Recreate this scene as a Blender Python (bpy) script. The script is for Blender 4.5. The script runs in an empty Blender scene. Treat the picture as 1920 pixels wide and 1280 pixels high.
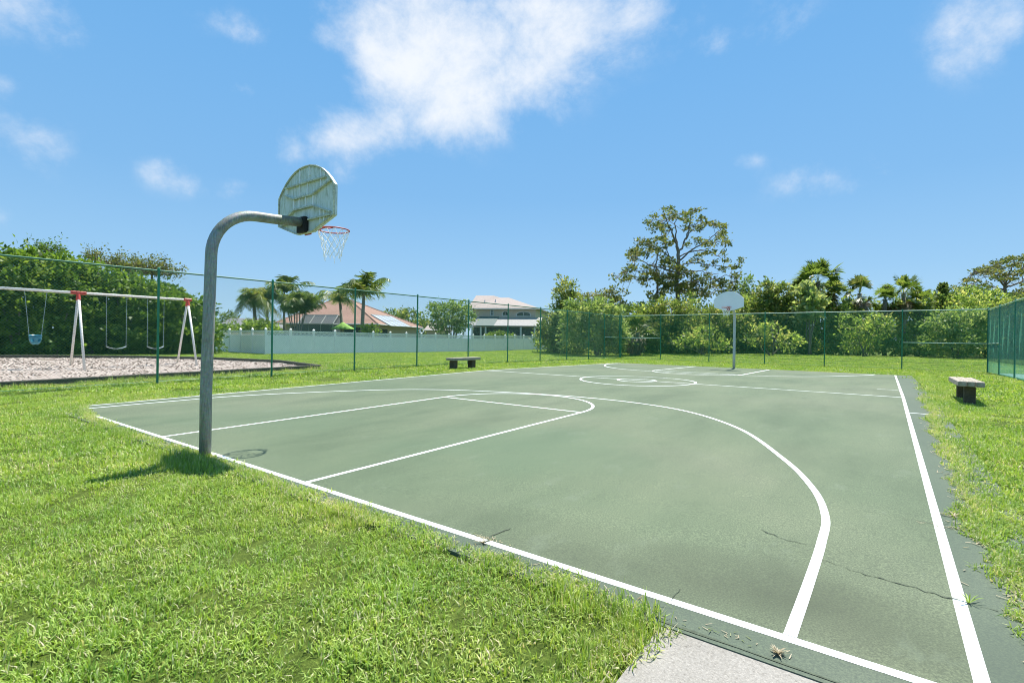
import bpy, math, random
import numpy as np
from mathutils import Vector, Matrix
random.seed(7)
RNG = np.random.default_rng(11)
sc = bpy.context.scene
COL = sc.collection
R_ = math.radians

# ------------------------------------------------------------------ camera
FPX, PITCH, ROLL, YAW = 953.264, -0.000848, 0.014322, 0.633836
CAM = np.array([6.5662, -2.9175, 1.2239])
_fw = np.array([-math.sin(YAW)*math.cos(PITCH), math.cos(YAW)*math.cos(PITCH), math.sin(PITCH)])
_r0 = np.array([math.cos(YAW), math.sin(YAW), 0.0])
_u0 = np.cross(_r0, _fw)
RT = _r0*math.cos(ROLL) + _u0*math.sin(ROLL)
UP = -_r0*math.sin(ROLL) + _u0*math.cos(ROLL)
FW = _fw
cam_data = bpy.data.cameras.new("camera")
cam_data.sensor_fit = 'HORIZONTAL'
cam_data.sensor_width = 36.0
cam_data.lens = FPX/1920*36
cam_data.clip_start = 0.05
cam_data.clip_end = 3000
cam = bpy.data.objects.new("camera", cam_data)
cam.matrix_world = Matrix(((RT[0], UP[0], -FW[0], CAM[0]), (RT[1], UP[1], -FW[1], CAM[1]),
                           (RT[2], UP[2], -FW[2], CAM[2]), (0, 0, 0, 1)))
COL.objects.link(cam)
sc.camera = cam

# ------------------------------------------------------------------ site survey helpers
F_, H_, W_, W1_, LT_ = 5.867, 12.956, 6.93, 6.375, 25.0
S_, CS_, S2_ = 0.018237, -0.00446, 0.002638
def smooth(a, b, x):
    t = np.clip((np.asarray(x, float)-a)/(b-a), 0, 1)
    return t*t*(3-2*t)
def gz(x, y):
    "height of the site: a court crowned along its middle line, lawn rising gently beyond the fences"
    x = np.asarray(x, float); y = np.asarray(y, float)
    k = smooth(-22, -13, x)
    yy = np.clip(y, -9, 34)
    z = -S_*np.maximum(H_-yy, 0)*k - S2_*np.maximum(yy-H_, 0)*k + CS_*np.clip(x, -16, 16)
    z = z + (0.15+0.2*smooth(-20, -10, x))*smooth(36, 50, y) + 0.05*smooth(-20, -27, x)*smooth(10, 2, y)
    return z
def ray(px, py):
    return FW + (px-960)/FPX*RT - (py-640)/FPX*UP
def pt(px, py, D):
    return CAM + D*ray(px, py)
def onz(px, py, Z):
    d = ray(px, py); return CAM + (Z-CAM[2])/d[2]*d
def ony(px, py, Y):
    d = ray(px, py); return CAM + (Y-CAM[1])/d[1]*d
def onx(px, py, X):
    d = ray(px, py); return CAM + (X-CAM[0])/d[0]*d
def onplane(px, py, P, n):
    d = ray(px, py); return CAM + np.dot(np.asarray(P)-CAM, n)/np.dot(d, n)*d
def gnd(px, py):
    d = ray(px, py); lo, hi = 0.5, 300.0
    for _ in range(50):
        m = (lo+hi)/2; X = CAM+m*d
        if X[2] > gz(X[0], X[1]): lo = m
        else: hi = m
    return CAM+lo*d
def G(x, y, dz=0.0):
    return np.array([x, y, float(gz(x, y))+dz])

# ------------------------------------------------------------------ mesh building
WL = {}   # where each object's origin stands on the site
class MB:
    def __init__(s): s.v = []; s.f = []; s.t = []
    def add(s, verts, faces, tint=0.5):
        o = len(s.v); s.v.extend([tuple(map(float, p)) for p in verts])
        for f in faces: s.f.append(tuple(i+o for i in f)); s.t.append(tint)
        return s
    def box(s, c, size, rz=0.0, bev=0.0, tint=0.5):
        hx, hy, hz = [q/2 for q in size]; cz, sz = math.cos(rz), math.sin(rz)
        b = min(bev, hx*.9, hy*.9, hz*.9)
        if b <= 0:
            pts = [(i*hx, j*hy, k*hz) for k in (-1, 1) for (i, j) in ((-1, -1), (1, -1), (1, 1), (-1, 1))]
            fs = [(3, 2, 1, 0), (4, 5, 6, 7), (0, 1, 5, 4), (1, 2, 6, 5), (2, 3, 7, 6), (3, 0, 4, 7)]
        else:
            pts = []
            for k, q, zz in ((-1, b, -hz), (-1, 0, -hz+b), (1, 0, hz-b), (1, b, hz)):
                e = q
                X, Y = hx-e, hy-e
                pts += [(-X+b, -Y, zz), (X-b, -Y, zz), (X, -Y+b, zz), (X, Y-b, zz), (X-b, Y, zz), (-X+b, Y, zz), (-X, Y-b, zz), (-X, -Y+b, zz)]
            fs = [tuple(range(7, -1, -1)), tuple(range(24, 32))]
            for L in range(3):
                for i in range(8):
                    fs.append((L*8+i, L*8+(i+1) % 8, L*8+8+(i+1) % 8, L*8+8+i))
        return s.add([(c[0]+x*cz-y*sz, c[1]+x*sz+y*cz, c[2]+z) for x, y, z in pts], fs, tint)
    def tube(s, path, rad, n=8, cap=True, tint=0.5):
        P = [np.asarray(p, float) for p in path]
        rad = [rad]*len(P) if np.isscalar(rad) else list(rad)
        T = []
        for i in range(len(P)):
            a = P[min(i+1, len(P)-1)]-P[max(i-1, 0)]
            T.append(a/(np.linalg.norm(a)+1e-12))
        ref = np.array([0, 0, 1.0]) if abs(T[0][2]) < .9 else np.array([1.0, 0, 0])
        N = np.cross(T[0], ref); N /= np.linalg.norm(N)
        V = []
        for i in range(len(P)):
            N = N - T[i]*np.dot(N, T[i]); N /= np.linalg.norm(N)+1e-12
            B = np.cross(T[i], N)
            for k in range(n):
                a = 2*math.pi*k/n
                V.append(P[i]+rad[i]*(math.cos(a)*N+math.sin(a)*B))
        Fc = []
        for i in range(len(P)-1):
            for k in range(n):
                Fc.append((i*n+k, i*n+(k+1) % n, (i+1)*n+(k+1) % n, (i+1)*n+k))
        if cap:
            Fc.append(tuple(range(n-1, -1, -1))); Fc.append(tuple((len(P)-1)*n+k for k in range(n)))
        return s.add(V, Fc, tint)
    def prism(s, poly, thick, xf):
        "poly: 2D outline; xf(a,b,c)->3D with c the depth 0..thick"
        n = len(poly)
        V = [xf(a, b, 0) for a, b in poly]+[xf(a, b, thick) for a, b in poly]
        Fc = [tuple(range(n-1, -1, -1)), tuple(range(n, 2*n))]+[(i, (i+1) % n, n+(i+1) % n, n+i) for i in range(n)]
        return s.add(V, Fc)
    def slab(s, quad, thick, tint=0.5):
        "polygon in 3D given thickness along its normal (downwards)"
        q = [np.asarray(p, float) for p in quad]; n = len(q)
        nn = np.cross(q[1]-q[0], q[2]-q[0]); nn /= np.linalg.norm(nn)
        if nn[2] < 0: nn = -nn
        V = q+[p-nn*thick for p in q]
        return s.add(V, [tuple(range(n)), tuple(range(2*n-1, n-1, -1))]+[(i, (i+1) % n, n+(i+1) % n, n+i) for i in range(n)], tint)
    def lathe(s, prof, c=(0, 0, 0), n=16):
        V = [(c[0]+r*math.cos(2*math.pi*k/n), c[1]+r*math.sin(2*math.pi*k/n), c[2]+z) for r, z in prof for k in range(n)]
        Fc = [(i*n+k, i*n+(k+1) % n, (i+1)*n+(k+1) % n, (i+1)*n+k) for i in range(len(prof)-1) for k in range(n)]
        Fc += [tuple(range(n-1, -1, -1)), tuple((len(prof)-1)*n+k for k in range(n))]
        return s.add(V, Fc)
    def arrays(s):
        return s
    def build(s, name, mat, parent=None, smooth_=False, origin=None):
        o = np.zeros(3) if origin is None else np.asarray(origin, float)
        me = bpy.data.meshes.new(name)
        me.from_pydata([(x-o[0], y-o[1], z-o[2]) for x, y, z in s.v], [], s.f)
        a = me.attributes.new("tint", 'FLOAT', 'FACE'); a.data.foreach_set("value", np.asarray(s.t, np.float32))
        return link(name, me, mat, parent, smooth_, o)

def link(name, me, mat, parent=None, smooth_=False, o=None):
    if mat is not None: me.materials.append(mat)
    if smooth_: me.polygons.foreach_set("use_smooth", [True]*len(me.polygons))
    me.update()
    ob = bpy.data.objects.new(name, me); COL.objects.link(ob)
    wl = np.zeros(3) if o is None else np.asarray(o, float)
    WL[ob.name] = wl
    if parent is not None: ob.parent = parent; wl = wl-WL[parent.name]
    ob.location = Vector([float(q) for q in wl])
    return ob

def quads_mesh(name, V, tint, mat, parent=None, origin=None):
    "V: (N,4,3) quads"
    V = np.asarray(V, np.float32); N = len(V)
    o = np.zeros(3, np.float32) if origin is None else np.asarray(origin, np.float32)
    me = bpy.data.meshes.new(name)
    me.vertices.add(N*4); me.vertices.foreach_set("co", (V.reshape(-1, 3)-o).ravel())
    me.loops.add(N*4); me.loops.foreach_set("vertex_index", np.arange(N*4, dtype=np.int32))
    me.polygons.add(N); me.polygons.foreach_set("loop_start", np.arange(0, N*4, 4, dtype=np.int32))
    me.polygons.foreach_set("loop_total", np.full(N, 4, np.int32))
    me.update(calc_edges=True)
    a = me.attributes.new("tint", 'FLOAT', 'FACE'); a.data.foreach_set("value", np.asarray(tint, np.float32))
    return link(name, me, mat, parent, False, None if origin is None else o)

def tag(o, label=None, cat=None, group=None, kind=None):
    if label: o["label"] = label
    if cat: o["category"] = cat
    if group: o["group"] = group
    if kind: o["kind"] = kind
    return o
def thing(name, loc, label, cat, group=None):
    o = bpy.data.objects.new(name, None); o.empty_display_size = .2
    o.location = Vector([float(q) for q in loc]); COL.objects.link(o); WL[o.name] = np.asarray(loc, float)
    return tag(o, label, cat, group)
def dup(o, loc, parent=None, mat=None):
    c = o.copy(); COL.objects.link(c); c.parent = parent; c.location = Vector([float(q) for q in loc])
    return c

# ------------------------------------------------------------------ materials
def nt(m): return m.node_tree.nodes, m.node_tree.links
def new_mat(name):
    m = bpy.data.materials.new(name); m.use_nodes = True
    n, l = nt(m); n.clear()
    out = n.new('ShaderNodeOutputMaterial'); b = n.new('ShaderNodeBsdfPrincipled'); l.new(b.outputs[0], out.inputs[0])
    return m, n, l, b, out
def noise(n, l, scale, detail=4, rough=.55, coord=None, vec_scale=None):
    t = n.new('ShaderNodeTexNoise'); t.inputs['Scale'].default_value = scale
    t.inputs['Detail'].default_value = detail; t.inputs['Roughness'].default_value = rough
    if coord is not None:
        if vec_scale is not None:
            mp = n.new('ShaderNodeMapping'); mp.inputs['Scale'].default_value = vec_scale
            l.new(coord, mp.inputs[0]); l.new(mp.outputs[0], t.inputs['Vector'])
        else: l.new(coord, t.inputs['Vector'])
    return t
def ramp(n, l, src, stops):
    r = n.new('ShaderNodeValToRGB'); e = r.color_ramp.elements
    while len(e) < len(stops): e.new(0.5)
    for q, (p, c) in zip(e, stops):
        q.position = p; q.color = (*c, 1) if len(c) == 3 else c
    l.new(src, r.inputs[0]); return r
def mix(n, l, fac, a, b, mode='MIX'):
    x = n.new('ShaderNodeMix'); x.data_type = 'RGBA'; x.blend_type = mode
    for sock, val in ((x.inputs[0], fac), (x.inputs[6], a), (x.inputs[7], b)):
        if hasattr(val, 'is_output'): l.new(val, sock)
        elif np.isscalar(val): sock.default_value = val
        else: sock.default_value = (*val, 1)
    return x.outputs[2]
def bump(n, l, b, h, strength=.3, dist=.02):
    k = n.new('ShaderNodeBump'); k.inputs['Strength'].default_value = strength; k.inputs['Distance'].default_value = dist
    l.new(h, k.inputs['Height']); l.new(k.outputs[0], b.inputs['Normal'])
def geo_pos(n): return n.new('ShaderNodeNewGeometry').outputs['Position']
def simple(name, col, rough=.6, metal=0.0, var=.18, scale=8, spec=.5, streak=None, bumpk=0):
    m, n, l, b, o = new_mat(name)
    tc = n.new('ShaderNodeTexCoord').outputs['Object']
    t = noise(n, l, scale, 5, .6, tc, streak)
    c = np.array(col)
    r = ramp(n, l, t.outputs[0], [(.3, tuple(c*(1-var))), (.7, tuple(np.minimum(c*(1+var), 1)))])
    l.new(r.outputs[0], b.inputs['Base Color'])
    b.inputs['Roughness'].default_value = rough; b.inputs['Metallic'].default_value = metal
    b.inputs['Specular IOR Level'].default_value = spec
    if bumpk: bump(n, l, b, t.outputs[0], bumpk, .02)
    return m

def leaf_mat(name, cols, trans=.52, rough=.5, patch=0.0, spec=.4):
    m, n, l, b, out = new_mat(name)
    at = n.new('ShaderNodeAttribute'); at.attribute_name = 'tint'
    k = len(cols)
    r = ramp(n, l, at.outputs['Fac'], [(i/(k-1), c) for i, c in enumerate(cols)])
    col = r.outputs[0]
    if patch:
        t = noise(n, l, .6, 4, .6, geo_pos(n))
        t2 = ramp(n, l, t.outputs[0], [(.35, (1-patch,)*3), (.65, (1+patch*.6,)*3)])
        col = mix(n, l, 1.0, col, t2.outputs[0], 'MULTIPLY')
    l.new(col, b.inputs['Base Color']); b.inputs['Roughness'].default_value = rough
    b.inputs['Specular IOR Level'].default_value = spec
    tr = n.new('ShaderNodeBsdfTranslucent'); l.new(mix(n, l, 1.0, col, (1.35, 1.35, .7), 'MULTIPLY'), tr.inputs[0])
    ms = n.new('ShaderNodeMixShader'); ms.inputs[0].default_value = trans
    l.new(b.outputs[0], ms.inputs[1]); l.new(tr.outputs[0], ms.inputs[2]); l.new(ms.outputs[0], out.inputs[0])
    return m

M = {}
M['leaf_hedge'] = leaf_mat('hedge_leaf', [(0.047, 0.096, 0.018), (0.096, 0.178, 0.028), (0.162, 0.259, 0.042), (0.267, 0.355, 0.063)], .42)
M['leaf_olive'] = leaf_mat('olive_leaf', [(0.059, 0.095, 0.026), (0.121, 0.155, 0.044), (0.201, 0.216, 0.078), (0.3, 0.276, 0.129)], .45)
M['leaf_mid'] = leaf_mat('thicket_leaf', [(0.066, 0.103, 0.037), (0.133, 0.198, 0.061), (0.225, 0.292, 0.084), (0.395, 0.378, 0.172)])
M['leaf_wood'] = leaf_mat('wood_leaf', [(0.092, 0.144, 0.052), (0.186, 0.277, 0.085), (0.315, 0.409, 0.118), (0.553, 0.529, 0.241)], .6)
M['leaf_pale'] = leaf_mat('pale_leaf', [(0.098, 0.17, 0.055), (0.18, 0.27, 0.091), (0.279, 0.37, 0.146), (0.425, 0.468, 0.255)])
M['leaf_bright'] = leaf_mat('bright_leaf', [(0.1, 0.156, 0.036), (0.17, 0.256, 0.056), (0.242, 0.333, 0.074)])
M['leaf_palm'] = leaf_mat('palm_leaf', [(0.06, 0.103, 0.024), (0.111, 0.171, 0.041), (0.181, 0.239, 0.064), (0.302, 0.291, 0.113)], .48, .4)
M['leaf_dead'] = leaf_mat('dry_frond', [(.10, .08, .045), (.16, .13, .075), (.2, .17, .1)], .2)
M['twig'] = simple('twig_bark', (.11, .085, .06), .9)
M['bark'] = simple('grey_bark', (.20, .165, .13), .9, var=.35, scale=3, streak=(1, 1, .15), bumpk=.5)
M['palm_trunk'] = simple('palm_trunk_bark', (.25, .21, .165), .9, var=.3, scale=4, streak=(.3, .3, 6), bumpk=.4)
M['vinyl_green'] = simple('green_vinyl_coating', (.02, .20, .11), .32, var=.2, scale=3)
M['vinyl_wire'] = simple('green_wire_coating', (.10, .36, .21), .35, var=.1)
M['wire_left'] = simple('sunlit_wire_coating', (.20, .38, .27), .35, var=.1)  # sunlit look of the left mesh put into a paler coating colour
M['rail_left'] = simple('faded_green_rail', (.04, .17, .10), .5, var=.2, scale=3)
M['rail_back'] = simple('sun_glint_rail', (.40, .55, .45), .4, var=.12, scale=3)  # sun glint on the rails painted in as a paler base colour
M['white_vinyl'] = simple('white_vinyl', (.95, .91, .85), .35, var=.04, scale=1.5)
M['white_paint'] = simple('white_powder_coat', (.72, .69, .64), .4, var=.06, scale=6)
M['red'] = simple('red_powder_coat', (.55, .045, .03), .4, var=.1)
M['orange_red'] = simple('faded_red_rim_paint', (.42, .075, .06), .5, var=.3, scale=20)
M['chain'] = simple('swing_chain_coating', (.42, .50, .50), .45, metal=.3)
M['teal'] = simple('teal_plastic', (.04, .22, .30), .4, var=.25, scale=10)
M['seat_belt'] = simple('pale_rubber_belt', (.45, .52, .52), .5)
M['net'] = simple('white_nylon', (.86, .88, .90), .8, var=.05)
M['black'] = simple('dark_void', (.012, .012, .012), .8)
M['solar'] = simple('solar_glass', (.55, .57, .60), .12, var=.1, scale=2)
M['screen_dark'] = simple('screen_mesh', (.035, .04, .04), .7, var=.2)
M['tan_wall'] = simple('tan_stucco', (.50, .42, .34), .9, var=.06, scale=6, bumpk=.1)
M['beige_wall'] = simple('beige_stucco', (.58, .48, .37), .9, var=.06, scale=6, bumpk=.1)
M['trim'] = simple('cream_trim', (.62, .60, .55), .6, var=.05)
M['glass'] = simple('dark_window_glass', (.03, .035, .04), .06, var=.1)
M['lime_cloth'] = simple('lime_canvas', (.22, .42, .06), .8)

def roof_tiles(name, c1, c2, sc_=1.0):
    m, n, l, b, o = new_mat(name)
    p = geo_pos(n)
    w = n.new('ShaderNodeTexWave'); w.wave_type = 'BANDS'; w.bands_direction = 'Z'; w.inputs['Scale'].default_value = 2.2*sc_
    w.inputs['Distortion'].default_value = .6; l.new(p, w.inputs[0])
    t = noise(n, l, 3.5, 6, .65, p)
    c = ramp(n, l, t.outputs[0], [(.3, c1), (.7, c2)])
    d = mix(n, l, mix(n, l, 1, w.outputs[0], (.35,)*3, 'MULTIPLY'), c.outputs[0], tuple(np.array(c1)*.6))
    l.new(d, b.inputs['Base Color']); b.inputs['Roughness'].default_value = .8
    bump(n, l, b, w.outputs[0], .5, .05)
    return m
M['terracotta'] = roof_tiles('terracotta_tiles', (.25, .135, .09), (.37, .22, .155))
M['pink_tiles'] = roof_tiles('pale_pink_tiles', (.31, .25, .215), (.40, .335, .29))
M['grey_shingle'] = roof_tiles('grey_shingles', (.13, .135, .135), (.21, .21, .205))
M['porch_roof'] = simple('pale_metal_porch_roof', (.33, .31, .285), .5, var=.08, scale=1.5)
M['green_roof'] = simple('green_grey_roof', (.10, .135, .12), .7)

def galvanised():
    m, n, l, b, o = new_mat('galvanised_steel')
    p = n.new('ShaderNodeTexCoord').outputs['Object']
    a = noise(n, l, 60, 5, .7, p, (1, 1, .12)); c = noise(n, l, 3, 5, .7, p)
    v = n.new('ShaderNodeTexVoronoi'); v.inputs['Scale'].default_value = 55; l.new(p, v.inputs[0])
    base = ramp(n, l, a.outputs[0], [(.3, (.19, .205, .185)), (.55, (.31, .325, .30)), (.75, (.42, .43, .405))])
    st = ramp(n, l, c.outputs[0], [(.5, (1, 1, 1)), (.72, (.62, .60, .48))])
    x = mix(n, l, 1, base.outputs[0], st.outputs[0], 'MULTIPLY')
    x = mix(n, l, .18, x, v.outputs['Color'], 'SOFT_LIGHT')
    l.new(x, b.inputs['Base Color']); b.inputs['Metallic'].default_value = .3; b.inputs['Roughness'].default_value = .62
    bump(n, l, b, a.outputs[0], .12, .004)
    return m
M['galv'] = galvanised()
M['galv_pale'] = simple('pale_galvanised_steel', (.50, .53, .50), .55, metal=.1, var=.12, scale=9)

def backboard_mat(dirty):
    m, n, l, b, o = new_mat('mildewed_backboard' if dirty else 'white_backboard')
    p = n.new('ShaderNodeTexCoord').outputs['Object']
    if dirty:
        a = noise(n, l, 9, 8, .75, p, (1, 1, .35)); c = noise(n, l, 26, 6, .8, p, (1, 1, .25)); d = noise(n, l, 2.5, 4, .6, p)
        base = ramp(n, l, a.outputs[0], [(.30, (.46, .48, .38)), (.44, (.70, .75, .73)), (.62, (.82, .86, .87))])
        st = ramp(n, l, c.outputs[0], [(.32, (.26, .27, .16)), (.45, (.78, .80, .70)), (.55, (1, 1, 1))])
        x = mix(n, l, .85, base.outputs[0], st.outputs[0], 'MULTIPLY')
        x = mix(n, l, mix(n, l, 1, d.outputs[0], (.5,)*3, 'MULTIPLY'), x, (.50, .55, .50))
        l.new(x, b.inputs['Base Color']); b.inputs['Roughness'].default_value = .7
    else:
        a = noise(n, l, 5, 6, .7, p, (1, 1, .4))
        base = ramp(n, l, a.outputs[0], [(.3, (.86, .87, .87)), (.7, (.93, .93, .93))])
        l.new(base.outputs[0], b.inputs['Base Color']); b.inputs['Roughness'].default_value = .4
    return m
M['board_dirty'] = backboard_mat(True); M['board_white'] = backboard_mat(False)
M['rib_mildew'] = simple('mildewed_rib', (.52, .53, .42), .8, var=.4, scale=22)

def old_wood(name, col, var=.45):
    m, n, l, b, o = new_mat(name)
    p = n.new('ShaderNodeTexCoord').outputs['Object']
    a = noise(n, l, 14, 7, .7, p, (2.5, .25, 2.5)); c = noise(n, l, 5, 4, .6, p)
    cc = np.array(col)
    r = ramp(n, l, a.outputs[0], [(.3, tuple(cc*(1-var))), (.7, tuple(cc*(1+var)))])
    g = ramp(n, l, c.outputs[0], [(.5, (1, 1, 1)), (.75, (.55, .62, .42))])
    l.new(mix(n, l, 1, r.outputs[0], g.outputs[0], 'MULTIPLY'), b.inputs['Base Color'])
    b.inputs['Roughness'].default_value = .9; bump(n, l, b, a.outputs[0], .5, .01)
    return m
M['wood_top'] = old_wood('pale_weathered_timber', (.36, .31, .25))  # paler timber tone for the seat planks
M['wood_leg'] = old_wood('dark_leg_timber', (.085, .07, .045))  # bench legs in a much darker timber tone than the planks
M['wood_edge'] = old_wood('dark_landscape_timber', (.075, .065, .05))

def court_mat():
    m, n, l, b, o = new_mat('worn_green_court_coating')
    p = geo_pos(n)
    big = noise(n, l, .22, 4, .5, p); mid = noise(n, l, 1.1, 6, .6, p, (1, .35, 1)); fine = noise(n, l, 85, 4, .8, p); sp = noise(n, l, 46, 3, .6, p)
    base = ramp(n, l, big.outputs[0], [(.3, (.086, .121, .067)), (.5, (.104, .134, .077)), (.7, (.122, .144, .089))])
    md = ramp(n, l, mid.outputs[0], [(.28, (.74, .78, .76)), (.5, (1, 1, 1)), (.74, (1.2, 1.15, 1.16))])
    x = mix(n, l, 1, base.outputs[0], md.outputs[0], 'MULTIPLY')
    fr = ramp(n, l, fine.outputs[0], [(.35, (.40, .42, .40)), (.5, (1, 1, 1)), (.65, (1.8, 1.75, 1.7))])
    x = mix(n, l, .85, x, fr.outputs[0], 'MULTIPLY')
    # worn-through stains with shapes of their own, laid out on the site plan
    sx = n.new('ShaderNodeSeparateXYZ'); l.new(p, sx.inputs[0])
    def mth(op, a, b_=None, c_=None):
        k = n.new('ShaderNodeMath'); k.operation = op
        for i, v in enumerate((a, b_, c_)):
            if v is None: continue
            if hasattr(v, 'is_output'): l.new(v, k.inputs[i])
            else: k.inputs[i].default_value = v
        return k.outputs[0]
    warp = noise(n, l, .9, 5, .6, p)
    wv = mth('MULTIPLY_ADD', warp.outputs[0], 1.6, -.8)
    def stain(cx, cy, rx, ry, rot, col, amt, x):
        ca, sa = math.cos(rot), math.sin(rot)
        dx = mth('SUBTRACT', sx.outputs[0], cx); dy = mth('SUBTRACT', sx.outputs[1], cy)
        a = mth('ADD', mth('MULTIPLY', dx, ca/rx), mth('MULTIPLY', dy, sa/rx))
        c = mth('ADD', mth('MULTIPLY', dx, -sa/ry), mth('MULTIPLY', dy, ca/ry))
        q = mth('ADD', mth('MULTIPLY', a, a), mth('MULTIPLY', c, c))
        q = mth('ADD', q, wv)
        mr = n.new('ShaderNodeMapRange'); mr.interpolation_type = 'SMOOTHSTEP'
        l.new(q, mr.inputs[0]); mr.inputs[1].default_value = 1.5; mr.inputs[2].default_value = -.1
        mr.inputs[3].default_value = 0; mr.inputs[4].default_value = amt
        return mix(n, l, mr.outputs[0], x, col)
    for (px_, py_, rx_, ry_, amt_) in ((1395, 1078, .75, .42, .45), (1300, 1110, 1.5, .34, .38), (1650, 1172, 1.0, .42, .36), (1560, 1080, .6, .7, .18), (1040, 1010, 1.6, .5, .22)):
        g_ = gnd(px_, py_); x = stain(float(g_[0]), float(g_[1]), rx_, ry_, .05, (.050, .062, .036), amt_, x)
    x = stain(2.6, 2.8, 1.9, 1.5, .3, (.078, .128, .070), .45, x)
    x = stain(-2.6, 1.6, 2.2, 1.3, .3, (.078, .124, .070), .35, x)
    scf = noise(n, l, 3.2, 9, .72, p, (1, .45, 1)); x = mix(n, l, ramp(n, l, scf.outputs[0], [(.58, (0,)*3), (.72, (.45,)*3)]).outputs[0], x, (.15, .185, .125))
    spk = ramp(n, l, sp.outputs[0], [(.70, (0,)*3), (.76, (.55,)*3)]); x = mix(n, l, spk.outputs[0], x, (.22, .24, .19))
    # fringe beyond the lines is a bluer grey coat
    fr1 = mth('GREATER_THAN', sx.outputs[0], 6.94); fr2 = mth('LESS_THAN', sx.outputs[1], -.02)
    x = mix(n, l, mth('MULTIPLY', mth('MAXIMUM', fr1, fr2), .5), x, (.062, .088, .072))
    l.new(x, b.inputs['Base Color'])
    rr = ramp(n, l, fine.outputs[0], [(.3, (.62,)*3), (.7, (.85,)*3)]); l.new(rr.outputs[0], b.inputs['Roughness'])
    b.inputs['Specular IOR Level'].default_value = .25
    bump(n, l, b, fine.outputs[0], .35, .004)
    return m
M['court'] = court_mat()
def line_mat():
    m, n, l, b, o = new_mat('white_court_paint')
    p = geo_pos(n); f = noise(n, l, 120, 3, .7, p); g = noise(n, l, 2.5, 6, .7, p)
    r = ramp(n, l, f.outputs[0], [(.22, (.40, .44, .41)), (.36, (.70, .72, .71)), (.8, (.80, .81, .80))])
    w = ramp(n, l, g.outputs[0], [(.3, (.66, .70, .66)), (.46, (.94, .95, .94)), (.6, (1, 1, 1))])
    ch = noise(n, l, 22, 9, .75, p); cm_ = ramp(n, l, ch.outputs[0], [(.60, (0,)*3), (.68, (.75,)*3)])
    l.new(mix(n, l, cm_.outputs[0], mix(n, l, 1, r.outputs[0], w.outputs[0], 'MULTIPLY'), (.14, .18, .12)), b.inputs['Base Color']); b.inputs['Roughness'].default_value = .7
    bump(n, l, b, f.outputs[0], .2, .003)
    return m
M['line'] = line_mat()
M['crack'] = simple('crack_dirt', (.074, .092, .058), .95, var=.4, scale=30)
def ground_mat():
    m, n, l, b, o = new_mat('turf_soil')
    p = geo_pos(n)
    a = noise(n, l, 18, 6, .75, p); c = noise(n, l, .35, 5, .6, p); d = noise(n, l, 95, 4, .8, p)
    r = ramp(n, l, a.outputs[0], [(.3, (.045, .065, .014)), (.5, (.085, .125, .022)), (.68, (.15, .20, .04))])
    q = ramp(n, l, c.outputs[0], [(.35, (.82, .88, .8)), (.62, (1.1, 1.06, 1.1))])
    x = mix(n, l, 1, r.outputs[0], q.outputs[0], 'MULTIPLY')
    k = ramp(n, l, d.outputs[0], [(.3, (.55, .55, .5)), (.6, (1.15, 1.15, 1.1))])
    x = mix(n, l, 1, x, k.outputs[0], 'MULTIPLY')
    l.new(x, b.inputs['Base Color']); b.inputs['Roughness'].default_value = .95; b.inputs['Specular IOR Level'].default_value = .1
    bump(n, l, b, a.outputs[0], .8, .04)
    return m
M['ground'] = ground_mat()
def concrete_mat():
    m, n, l, b, o = new_mat('pale_concrete')
    p = geo_pos(n); a = noise(n, l, 75, 5, .75, p); c = noise(n, l, 1.6, 6, .65, p)
    v = n.new('ShaderNodeTexVoronoi'); v.inputs['Scale'].default_value = 95; l.new(p, v.inputs[0])
    r = ramp(n, l, a.outputs[0], [(.28, (.17, .155, .13)), (.45, (.325, .30, .265)), (.7, (.41, .385, .345))])
    q = ramp(n, l, c.outputs[0], [(.3, (.78, .78, .76)), (.6, (1, 1, 1))])
    x = mix(n, l, 1, r.outputs[0], q.outputs[0], 'MULTIPLY')
    k = ramp(n, l, v.outputs[0], [(.0, (1.15, 1.14, 1.11)), (.5, (.84, .84, .83))])
    x = mix(n, l, 1.0, x, k.outputs[0], 'MULTIPLY')
    l.new(x, b.inputs['Base Color']); b.inputs['Roughness'].default_value = .9; bump(n, l, b, a.outputs[0], .7, .006)
    return m
M['concrete'] = concrete_mat()
def chips_mat():
    m, n, l, b, o = new_mat('pale_chips')
    p = geo_pos(n); at = n.new('ShaderNodeAttribute'); at.attribute_name = 'tint'
    c = noise(n, l, 1.1, 5, .6, p, (1, .4, 1)); d = noise(n, l, 14, 5, .7, p)
    r = ramp(n, l, at.outputs['Fac'], [(0, (.28, .215, .175)), (.5, (.43, .36, .31)), (1, (.56, .49, .44))])
    x = mix(n, l, ramp(n, l, d.outputs[0], [(.3, (.35,)*3), (.5, (0,)*3)]).outputs[0], r.outputs[0], (.30, .20, .14))
    x = mix(n, l, ramp(n, l, c.outputs[0], [(.60, (0,)*3), (.74, (.5,)*3)]).outputs[0], x, (.25, .17, .10))
    l.new(x, b.inputs['Base Color']); b.inputs['Roughness'].default_value = .9; bump(n, l, b, d.outputs[0], .8, .04)
    return m
M['chips'] = chips_mat()
def screen_cloth():
    m, n, l, b, out = new_mat('teal_windscreen_cloth')
    p = geo_pos(n); a = noise(n, l, 2.2, 6, .7, p)
    r = ramp(n, l, a.outputs[0], [(.3, (.008, .085, .08)), (.6, (.018, .17, .15)), (.8, (.05, .26, .22))])
    l.new(r.outputs[0], b.inputs['Base Color']); b.inputs['Roughness'].default_value = .6
    tr = n.new('ShaderNodeBsdfTransparent'); ms = n.new('ShaderNodeMixShader')
    f = ramp(n, l, a.outputs[0], [(.3, (.30,)*3), (.7, (.52,)*3)]); l.new(f.outputs[0], ms.inputs[0])
    l.new(b.outputs[0], ms.inputs[1]); l.new(tr.outputs[0], ms.inputs[2]); l.new(ms.outputs[0], out.inputs[0])
    return m
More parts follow.
